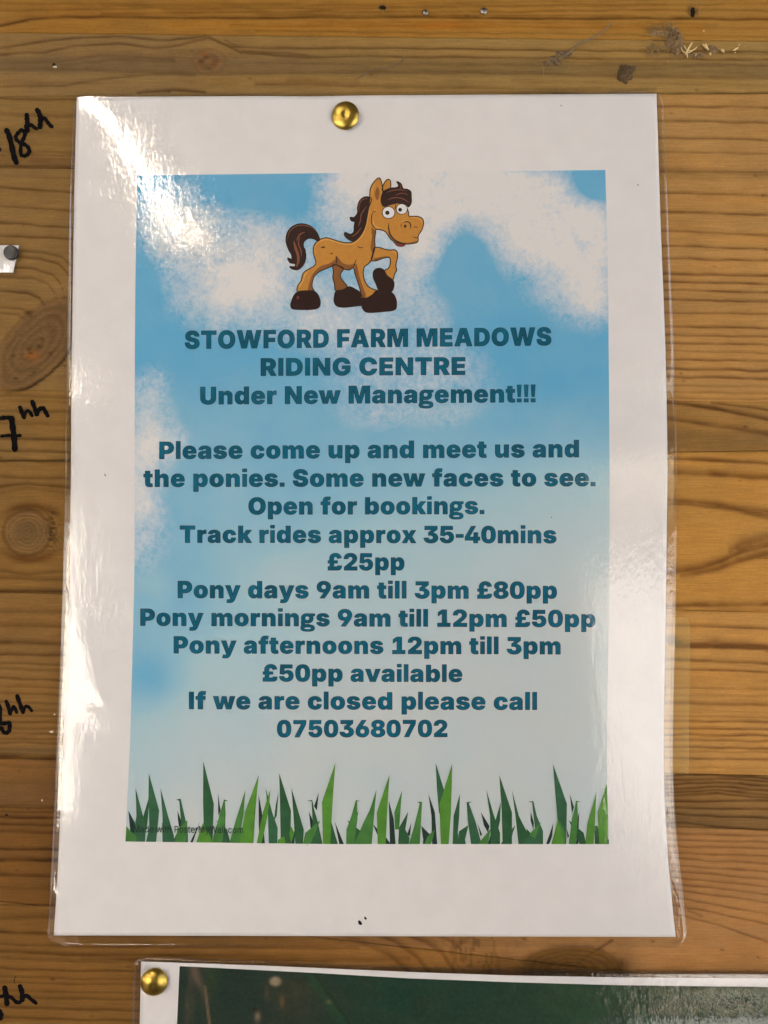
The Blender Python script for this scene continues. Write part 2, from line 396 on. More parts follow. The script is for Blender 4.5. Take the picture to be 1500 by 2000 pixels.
    if y.max() > 960 and y.min() < 1130:
        r, u, v = knot(53, 1041, 47, 45, 0, (116, 88, 50), 6, .95, edge=.55)
        core = (1 - sstep(.3, .66, r))[..., None] * .45
        c = c * (1 - core) + SC * np.array(lin(92, 74, 44)) * core
        for cy, sg in ((989, -1), (1093, 1)):
            hh = np.exp(-(((x - 58) / 52) ** 4)) * np.exp(-((y - (cy - sg * ((x - 58) / 52) ** 2 * 14)) / 8.5) ** 2)
            c = c * (1 - hh[..., None] * np.array([.50, .60, .70]))
        hh = np.exp(-(((x - 103) / 12) ** 2)) * np.exp(-((y - 1035) / 44) ** 4) * (vnoise(x / 3.5, y / 4, 61, 2) > .5) * .6
        c = c * (1 - hh[..., None])
    if y.min() < 190:
        r, u, v = knot(408, 120, 34, 26, 0, (116, 88, 54), 1.5, .7, edge=.1)
        for qx, qy, qr, rgb in ((400,106,6,(140,84,38)),(392,120,5,(88,52,28)),(418,126,6,(120,68,30)),(388,126,4,(130,84,40)),(402,112,4,(90,54,30)),(425,118,5,(110,74,44)),(408,134,5,(98,70,42))):
            k = np.exp(-(((x - qx) / qr) ** 2 + ((y - qy) / (qr * .8)) ** 2))[..., None] * .85
            c = c * (1 - k) + SC * np.array(lin(*rgb)) * k
        for qx, qy, qa, qb in ((1352,21,14,12),(745,14,8,8)):
            q = np.sqrt(((x - qx) / qa) ** 2 + ((y - qy) / qb) ** 2) + .3 * (vnoise(x / 6, y / 6, 3) - .5)
            k = (1 - sstep(.5, 1.1, q))[..., None] * .7
            c = c * (1 - k) + np.array(lin(92, 72, 36)) * k
        k = (np.exp(-(((x - 860) / 60) ** 2 + ((y - 50) / 6) ** 2)) * .5)[..., None]
        c = c * (1 - k) + np.array(lin(168, 98, 20)) * k
    if y.max() > 1820 and y.min() < 1960:
        r, u, v = knot(1118, 1893, 105, 48, 0, (104, 72, 30), 6, .9, edge=.2)
        dk = np.exp(-(((x - 1030) / 110) ** 2 + ((y - 1888) / 26) ** 2)) * (.5 + .6 * vnoise(x / 9, y / 6, 71, 2))
        dk2 = np.exp(-(((x - 1215) / 30) ** 2 + ((y - 1880) / 34) ** 2)) * (.4 + .8 * vnoise(x / 4, y / 7, 73, 2))
        c = c * (1 - np.clip(dk * .5 + dk2 * .4, 0, .8))[..., None]
        rad = (vnoise(x / 3, y / 16, 75, 2) > .6) * np.exp(-(((x - 930) / 60) ** 2)) * .35
        c = c * (1 - rad[..., None])
    if y.max() > 1220 and y.min() < 1290:
        k = np.exp(-(((x - 1311) / 11) ** 2 + ((y - 1249) / 13) ** 2) ** 2)[..., None] * .97
        c = c * (1 - k) + np.array(lin(34, 28, 26)) * k
        k = np.exp(-(((x - 1326) / 9) ** 2 + ((y - 1256) / 12) ** 2))[..., None] * .85 * (.4 + .8 * vnoise(x / 4, y / 4, 77, 2))[..., None]
        c = c * (1 - k) + np.array(lin(52, 34, 18)) * k
    # little dark pits and pale flecks
    rs = np.random.RandomState(5)
    for i in range(230):
        qx, qy = rs.uniform(-100, 1600), rs.uniform(-60, 2060)
        if 175 < qx < 1270 and 215 < qy < 1820: continue
        if qy < y.min() - 6 or qy > y.max() + 6: continue
        qr = rs.uniform(1.1, 2.8); am = rs.uniform(.35, .85)
        m = (np.abs(x - qx) < 12) & (np.abs(y - qy) < 9)
        if not m.any(): continue
        k = np.exp(-(((x[m] - qx) / (qr * rs.uniform(1, 1.8))) ** 2 + ((y[m] - qy) / qr) ** 2))[:, None] * am
        c[m] = c[m] * (1 - k) + np.array(lin(50, 32, 16)) * k
    return np.clip(c, .002, .9)

OUT_L = np.concatenate([np.arange(-5200, -700, 150.0), np.arange(-700, -190, 16.0)]); OUT_R = np.concatenate([np.arange(1704, 2300, 16.0), np.arange(2300, 6400, 150.0)])
FINE_L = np.concatenate([OUT_L, np.arange(-190, 150, 4.0), np.arange(150, 175, 4), np.arange(190, 1265, 18), np.arange(1270, 1700, 5.0), OUT_R])
FINE_A = np.concatenate([OUT_L, np.arange(-190, 1700, 5.0), OUT_R])
wall = empty('wooden_wall', (0, 0, 0))
tag(wall, 'golden pine board wall of horizontal strips with knots, behind both notices', 'wall')
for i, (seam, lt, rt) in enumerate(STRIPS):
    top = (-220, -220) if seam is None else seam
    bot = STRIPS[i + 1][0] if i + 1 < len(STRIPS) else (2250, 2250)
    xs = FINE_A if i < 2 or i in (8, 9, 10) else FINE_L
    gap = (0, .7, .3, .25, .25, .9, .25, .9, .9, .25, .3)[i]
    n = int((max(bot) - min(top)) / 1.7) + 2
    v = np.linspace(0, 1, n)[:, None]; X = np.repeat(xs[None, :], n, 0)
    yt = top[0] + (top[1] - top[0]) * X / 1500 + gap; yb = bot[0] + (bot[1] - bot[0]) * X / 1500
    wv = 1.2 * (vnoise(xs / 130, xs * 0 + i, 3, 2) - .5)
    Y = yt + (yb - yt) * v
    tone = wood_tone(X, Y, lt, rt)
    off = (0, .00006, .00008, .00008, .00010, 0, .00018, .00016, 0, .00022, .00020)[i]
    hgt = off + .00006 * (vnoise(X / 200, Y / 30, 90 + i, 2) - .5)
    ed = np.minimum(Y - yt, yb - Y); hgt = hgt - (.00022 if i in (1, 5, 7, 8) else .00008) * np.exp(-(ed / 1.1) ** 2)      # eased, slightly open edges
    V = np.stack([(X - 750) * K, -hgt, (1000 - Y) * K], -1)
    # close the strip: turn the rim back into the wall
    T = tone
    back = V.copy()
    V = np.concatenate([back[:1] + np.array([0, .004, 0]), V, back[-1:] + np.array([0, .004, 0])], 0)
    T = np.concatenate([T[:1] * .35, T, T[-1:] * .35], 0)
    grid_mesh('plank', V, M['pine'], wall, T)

# the rest of the wall round the view, coarser
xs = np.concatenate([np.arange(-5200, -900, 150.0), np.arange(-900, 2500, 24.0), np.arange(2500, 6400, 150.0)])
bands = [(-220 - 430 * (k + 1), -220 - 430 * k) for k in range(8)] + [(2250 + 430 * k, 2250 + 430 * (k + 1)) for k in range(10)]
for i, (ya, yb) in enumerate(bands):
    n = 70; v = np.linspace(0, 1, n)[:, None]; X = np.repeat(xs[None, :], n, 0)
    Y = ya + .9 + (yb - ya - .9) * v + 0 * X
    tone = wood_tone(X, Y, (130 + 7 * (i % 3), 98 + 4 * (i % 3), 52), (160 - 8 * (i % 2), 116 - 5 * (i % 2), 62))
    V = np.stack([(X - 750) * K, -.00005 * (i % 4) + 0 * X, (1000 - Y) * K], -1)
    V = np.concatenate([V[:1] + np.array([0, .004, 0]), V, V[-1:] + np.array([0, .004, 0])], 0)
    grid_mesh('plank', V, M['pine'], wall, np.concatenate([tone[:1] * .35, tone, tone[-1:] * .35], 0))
# ------------------------------------------------------------------ the pony poster
def pw(pts):
    xs = [p[0] for p in pts]; ys = [p[1] for p in pts]
    # smooth piecewise curve (cubic through the points)
    def f(v):
        v = np.asarray(v, float); i = np.clip(np.searchsorted(xs, v) - 1, 0, len(xs) - 2)
        X0 = np.array(xs)[i]; X1 = np.array(xs)[i + 1]; Y = np.array(ys, float)
        sl_ = np.gradient(Y, np.array(xs, float)); h = X1 - X0; t = (v - X0) / h
        return ((2*t**3-3*t**2+1)*Y[i] + (t**3-2*t**2+t)*h*sl_[i] + (-2*t**3+3*t**2)*Y[i+1] + (t**3-t**2)*h*sl_[i+1])
    return f
xL = pw([(170,151),(190,150),(300,147),(700,140),(1000,137.5),(1200,133),(1400,125),(1600,117.5),(1750,110),(1830,105)])
xR = pw([(170,1281.5),(183,1282),(430,1290),(700,1300),(900,1303.5),(1100,1301.5),(1300,1298.5),(1450,1296),(1560,1298),(1650,1303),(1750,1311.5),(1830,1320)])
def yT(x): return 189.5 - 6.5 * (x - 150) / 1132 + 1.2 * np.exp(-((x - 610) / 60.0) ** 2)
def yB(x): return 1827 + 3 * (x - 105) / 1215

def H1(x, y):
    """how far the poster's paper stands off the boards, in metres"""
    x = np.asarray(x, float); y = np.asarray(y, float)
    h = 1.35 + 1.0 * sstep(230, 1000, y) + 4.6 * np.clip((y - 1150) / 680, 0, 1.2) ** 2
    h += 1.6 * np.clip((x - 900) / 400, 0, 1.1) ** 2 * np.clip((y - 1400) / 430, 0, 1.1) ** 2
    h += .6 * np.exp(-(((x - 165) / 56) ** 2 + ((y - 1266 - (x - 165) * .1) / 40) ** 2)) + .6 * np.exp(-(((x - 200) / 60) ** 2 + ((y - 1362 - (x - 200) * .3) / 42) ** 2))
    h += 4.6 * sstep(620, 1180, x) * sstep(930, 1720, y)
    h -= .5 * np.exp(-(((x - 1300) / 120) ** 2 + ((y - 1330) / 190) ** 2))
    h += .35 * np.exp(-(((x - 150) / 70) ** 2 + ((y - 1560) / 90) ** 2))
    h += .5 * (vnoise(x / 330, y / 330, 101) - .5) + .12 * (vnoise(x / 110, y / 110, 103) - .5)
    h += .9 * np.exp(-(((x - 150) / 150) ** 2 + ((y - 190) / 120) ** 2)) - .25 * np.exp(-(((x - 675) / 60) ** 2 + ((y - 227) / 60) ** 2))
    dcr = (x - 118 - (y - 1755) * .44) / 1.09
    h += .42 * np.exp(-(dcr / 15) ** 2) * sstep(1700, 1770, y)
    return h * .001

def P1(x, y, lift=0.0):
    h = H1(x, y) + lift; s = K * (D - h) / D
    return np.stack([(np.asarray(x) - 750) * s, -h, (1000 - np.asarray(y)) * s], -1)

poster = empty('laminated_poster', P(675, 227, .001))
tag(poster, 'laminated white poster with blue sky, cartoon pony and teal lettering about a riding centre', 'poster')
def child(o):
    o.parent = poster; o.matrix_parent_inverse = Matrix.Translation(poster.location).inverted(); return o

# paper sheet with its thickness
nu, nv = 150, 210
U, Vv = np.meshgrid(np.linspace(0, 1, nu), np.linspace(0, 1, nv))
Yp = 186 + Vv * (1828.5 - 186)
Xp = xL(Yp) + U * (xR(Yp) - xL(Yp)); Yp = yT(Xp) + Vv * (yB(Xp) - yT(Xp))
A = P1(Xp, Yp)
rim = lambda a, e: np.concatenate([a[:1] + e, a, a[-1:] + e], 0)
A = rim(A, np.array([0, .00014, 0]))
A = np.concatenate([A[:, :1] + np.array([0, .00014, 0]), A, A[:, -1:] + np.array([0, .00014, 0])], 1)
child(grid_mesh('paper', A, M['paper']))

# printed sky: clouds placed as in the print, broken up by the material
def blob(x, y, cx, cy, a, b, s, p=2): return s * np.exp(-(((x - cx) / a) ** 2 + ((y - cy) / b) ** 2) ** (p / 2))
def cloud(x, y):
    B = [(370,435,75,60,.65),(450,520,95,75,1.05),(340,470,60,75,.7),(420,590,75,50,.75),(520,560,80,70,.75),(500,440,60,40,.45),(560,480,60,70,.5),(300,430,30,60,.3),(360,375,60,40,.35),
         (665,385,60,50,.85),(650,440,50,50,.35),(760,380,80,110,1.0),(830,400,90,80,1.15),(900,360,90,50,1.1),(930,340,50,30,.5),(700,345,60,30,.9),(830,350,90,50,.9),(840,480,50,45,.9),(760,520,70,50,.5),
         (1000,410,95,70,1.15),(960,350,60,30,.35),(1060,360,70,35,.8),(1080,460,90,80,1.2),(1150,510,70,90,1.1),(1160,440,50,50,.7),(1120,575,50,45,.6),(1170,590,30,40,.6),(1020,500,60,36,.4),(980,560,90,50,.15),
         (700,600,110,50,.45),(860,600,60,50,.35),(720,660,90,50,.35),(830,700,90,60,.5),(640,640,90,40,.25),(900,740,70,60,.35),(740,740,100,60,.42),(740,810,80,28,.45),(870,810,60,30,.3),
         (640,600,60,70,.4),(560,640,60,40,.3),(790,560,60,60,.35),
         (285,780,40,50,.6),(300,850,42,60,.6),(270,905,42,70,1.1),(330,860,40,30,.5),(275,985,34,50,.85),(300,1040,40,60,.4),(268,1080,30,50,.6),(310,740,30,30,.3)]
    c = 0 * x
    for cx, cy, a, b, s in B: c = c + blob(x, y, cx, cy, a, b, s)
    cut = [(905,500,42,48,1.3),(560,400,75,45,.35),(470,370,90,35,.45),(1160,362,38,30,1.1),(1190,340,50,40,.6),(640,330,40,6,.1),(930,600,60,60,.35),(283,560,25,60,.6),(275,350,20,18,.6),(905,540,60,40,.5)]
    for cx, cy, a, b, s in cut: c = c - blob(x, y, cx, cy, a, b, s)
    return c
def pale(x, y):
    t = (y - 700 + .55 * (x - 720) * sstep(800, 1100, y)) / 720
    g = np.clip(t, 0, 1.0) ** 1.05
    g = g + blob(x, y, 440, 1010, 60, 160, .10) + blob(x, y, 560, 1120, 90, 60, .14) - blob(x, y, 285, 1040, 40, 60, .15) - blob(x, y, 290, 1320, 75, 70, .45) - blob(x, y, 360, 1200, 70, 60, .15)
    g = g + blob(x, y, 300, 1140, 40, 30, .18)
    return np.clip(g, 0, 1)
nu, nv = 240, 330
U, Vv = np.meshgrid(np.linspace(0, 1, nu), np.linspace(0, 1, nv))
pl = pw([(330,268),(600,264),(900,263),(1100,262.5),(1300,258),(1450,254),(1600,247),(1648,245)])
pr = pw([(330,1182),(500,1186.5),(700,1189),(1000,1190.5),(1300,1187.5),(1450,1185),(1560,1187),(1648,1190)])
Yp = 338 + Vv * 1309
Xp = pl(Yp) + U * (pr(Yp) - pl(Yp)); Yp = (342.5 - 10.5 * (Xp - 268) / 914) * (1 - Vv) + (1643 + 5 * np.clip((Xp - 245) / 400, 0, 1)) * Vv
T = np.stack([np.clip(cloud(Xp, Yp), 0, 1.6) / 1.6, pale(Xp, Yp), 0 * Xp], -1)
m, n, b = new_mat('sky_print'); M['sky_print'] = m
at = n.nodes.new('ShaderNodeAttribute'); at.attribute_name = 'tone'
sp = n.nodes.new('ShaderNodeSeparateColor'); n.links.new(at.outputs['Color'], sp.inputs[0])
v = mapping(n, (1, 1, 1))
nz = noise(n, v, 75, 9, .72, .3); nf = noise(n, v, 620, 5, .8); nm_ = noise(n, v, 230, 4, .65, .8)
wv = math_n(n, 'MULTIPLY', sp.outputs[0], 1.6)
edge = math_n(n, 'MULTIPLY', math_n(n, 'SUBTRACT', nz, .5), 1.7)
edge2 = math_n(n, 'MULTIPLY', math_n(n, 'SUBTRACT', nf, .5), 1.7)
inside = mapr(n, wv, .05, .45, 0, 1)
w2 = math_n(n, 'ADD', wv, math_n(n, 'MULTIPLY', math_n(n, 'ADD', edge, math_n(n, 'ADD', edge2, math_n(n, 'MULTIPLY', math_n(n, 'SUBTRACT', nm_, .5), 1.2))), inside))
w2 = mapr(n, w2, .10, 1.5, 0, 1)
pn = math_n(n, 'ADD', sp.outputs[1], math_n(n, 'MULTIPLY', math_n(n, 'SUBTRACT', noise(n, v, 26, 5), .5), .42))
pn = mapr(n, pn, 0, 1, 0, 1)
blue = mix(n, mapr(n, pn, 0, .5, 0, 1), (.105, .43, .745), (.37, .62, .755))
blue = mix(n, mapr(n, pn, .45, 1, 0, 1), blue, (.60, .665, .70))
blue = mix(n, mapr(n, noise(n, v, 34, 6, .6), .35, .7, 0, .22), blue, (.42, .64, .75))
col = mix(n, w2, blue, (.79, .79, .82))
col = mix(n, mapr(n, nf, .3, .7, 0, .04), col, (.3, .45, .5))
n.links.new(col, b.inputs['Base Color']); b.inputs['Roughness'].default_value = .8; b.inputs['Specular IOR Level'].default_value = .2
child(tag(grid_mesh('sky_picture', P1(Xp, Yp, .00006), m, attr=T)))

# ---- flat printed shapes
def inside(p, lp):
    c = False; j = len(lp) - 1
    for i in range(len(lp)):
        if (lp[i][1] > p[1]) != (lp[j][1] > p[1]) and p[0] < (lp[j][0] - lp[i][0]) * (p[1] - lp[i][1]) / (lp[j][1] - lp[i][1]) + lp[i][0]: c = not c
        j = i
    return c
def islands(loops):
    if len(loops) == 1: return [loops]
    par = [[j for j in range(len(loops)) if j != i and inside(loops[i][0], loops[j])] for i in range(len(loops))]
    outs_ = [i for i in range(len(loops)) if len(par[i]) % 2 == 0]
    return [[loops[o]] + [loops[i] for i in range(len(loops)) if o in par[i] and i not in outs_] for o in outs_]
def fill(name, loops_list, mat, lift, parent_fn=child, mapf=None, step=None, dl=0.0):
    """loops_list: list of (list of closed loops in photo px); one mesh; slices it so that it follows the curve of the sheet"""
    bm = bmesh.new(); lay = {}
    for gi, loops in [(g_, isl) for g_, lps in enumerate(loops_list) for isl in islands(lps)]:
        tris = tessellate_polygon([[Vector((x, y, 0)) for x, y in lp] for lp in loops])
        flatp = [p for lp in loops for p in lp]
        vs = [bm.verts.new((x, y, gi)) for x, y in flatp]
        for a, b_, c in tris:
            if len({a, b_, c}) < 3: continue
            try: bm.faces.new((vs[a], vs[b_], vs[c]))
            except ValueError: pass
    if step:
        ys = [v.co.y for v in bm.verts]; xs = [v.co.x for v in bm.verts]
        for ax, lo, hi in ((1, min(ys), max(ys)), (0, min(xs), max(xs))):
            q = (int(lo / step) + 1) * step
            while q < hi:
                co = Vector((0, 0, 0)); co[ax] = q; no = Vector((0, 0, 0)); no[ax] = 1
                bmesh.ops.bisect_plane(bm, geom=bm.verts[:] + bm.edges[:] + bm.faces[:], dist=1e-5, plane_co=co, plane_no=no)
                q += step
    bm.verts.ensure_lookup_table()
    C = np.array([v.co[:] for v in bm.verts])
    Q = (mapf or P1)(C[:, 0], C[:, 1], lift + dl * C[:, 2])
    for v, q in zip(bm.verts, Q): v.co = q
    bmesh.ops.recalc_face_normals(bm, faces=bm.faces[:])
    for f in bm.faces:
        if f.normal.y > 0: f.normal_flip()
    me = bpy.data.meshes.new(name); bm.to_mesh(me); bm.free(); me.materials.append(mat)
    o = bpy.data.objects.new(name, me); COL.objects.link(o)
    return parent_fn(o) if parent_fn else o

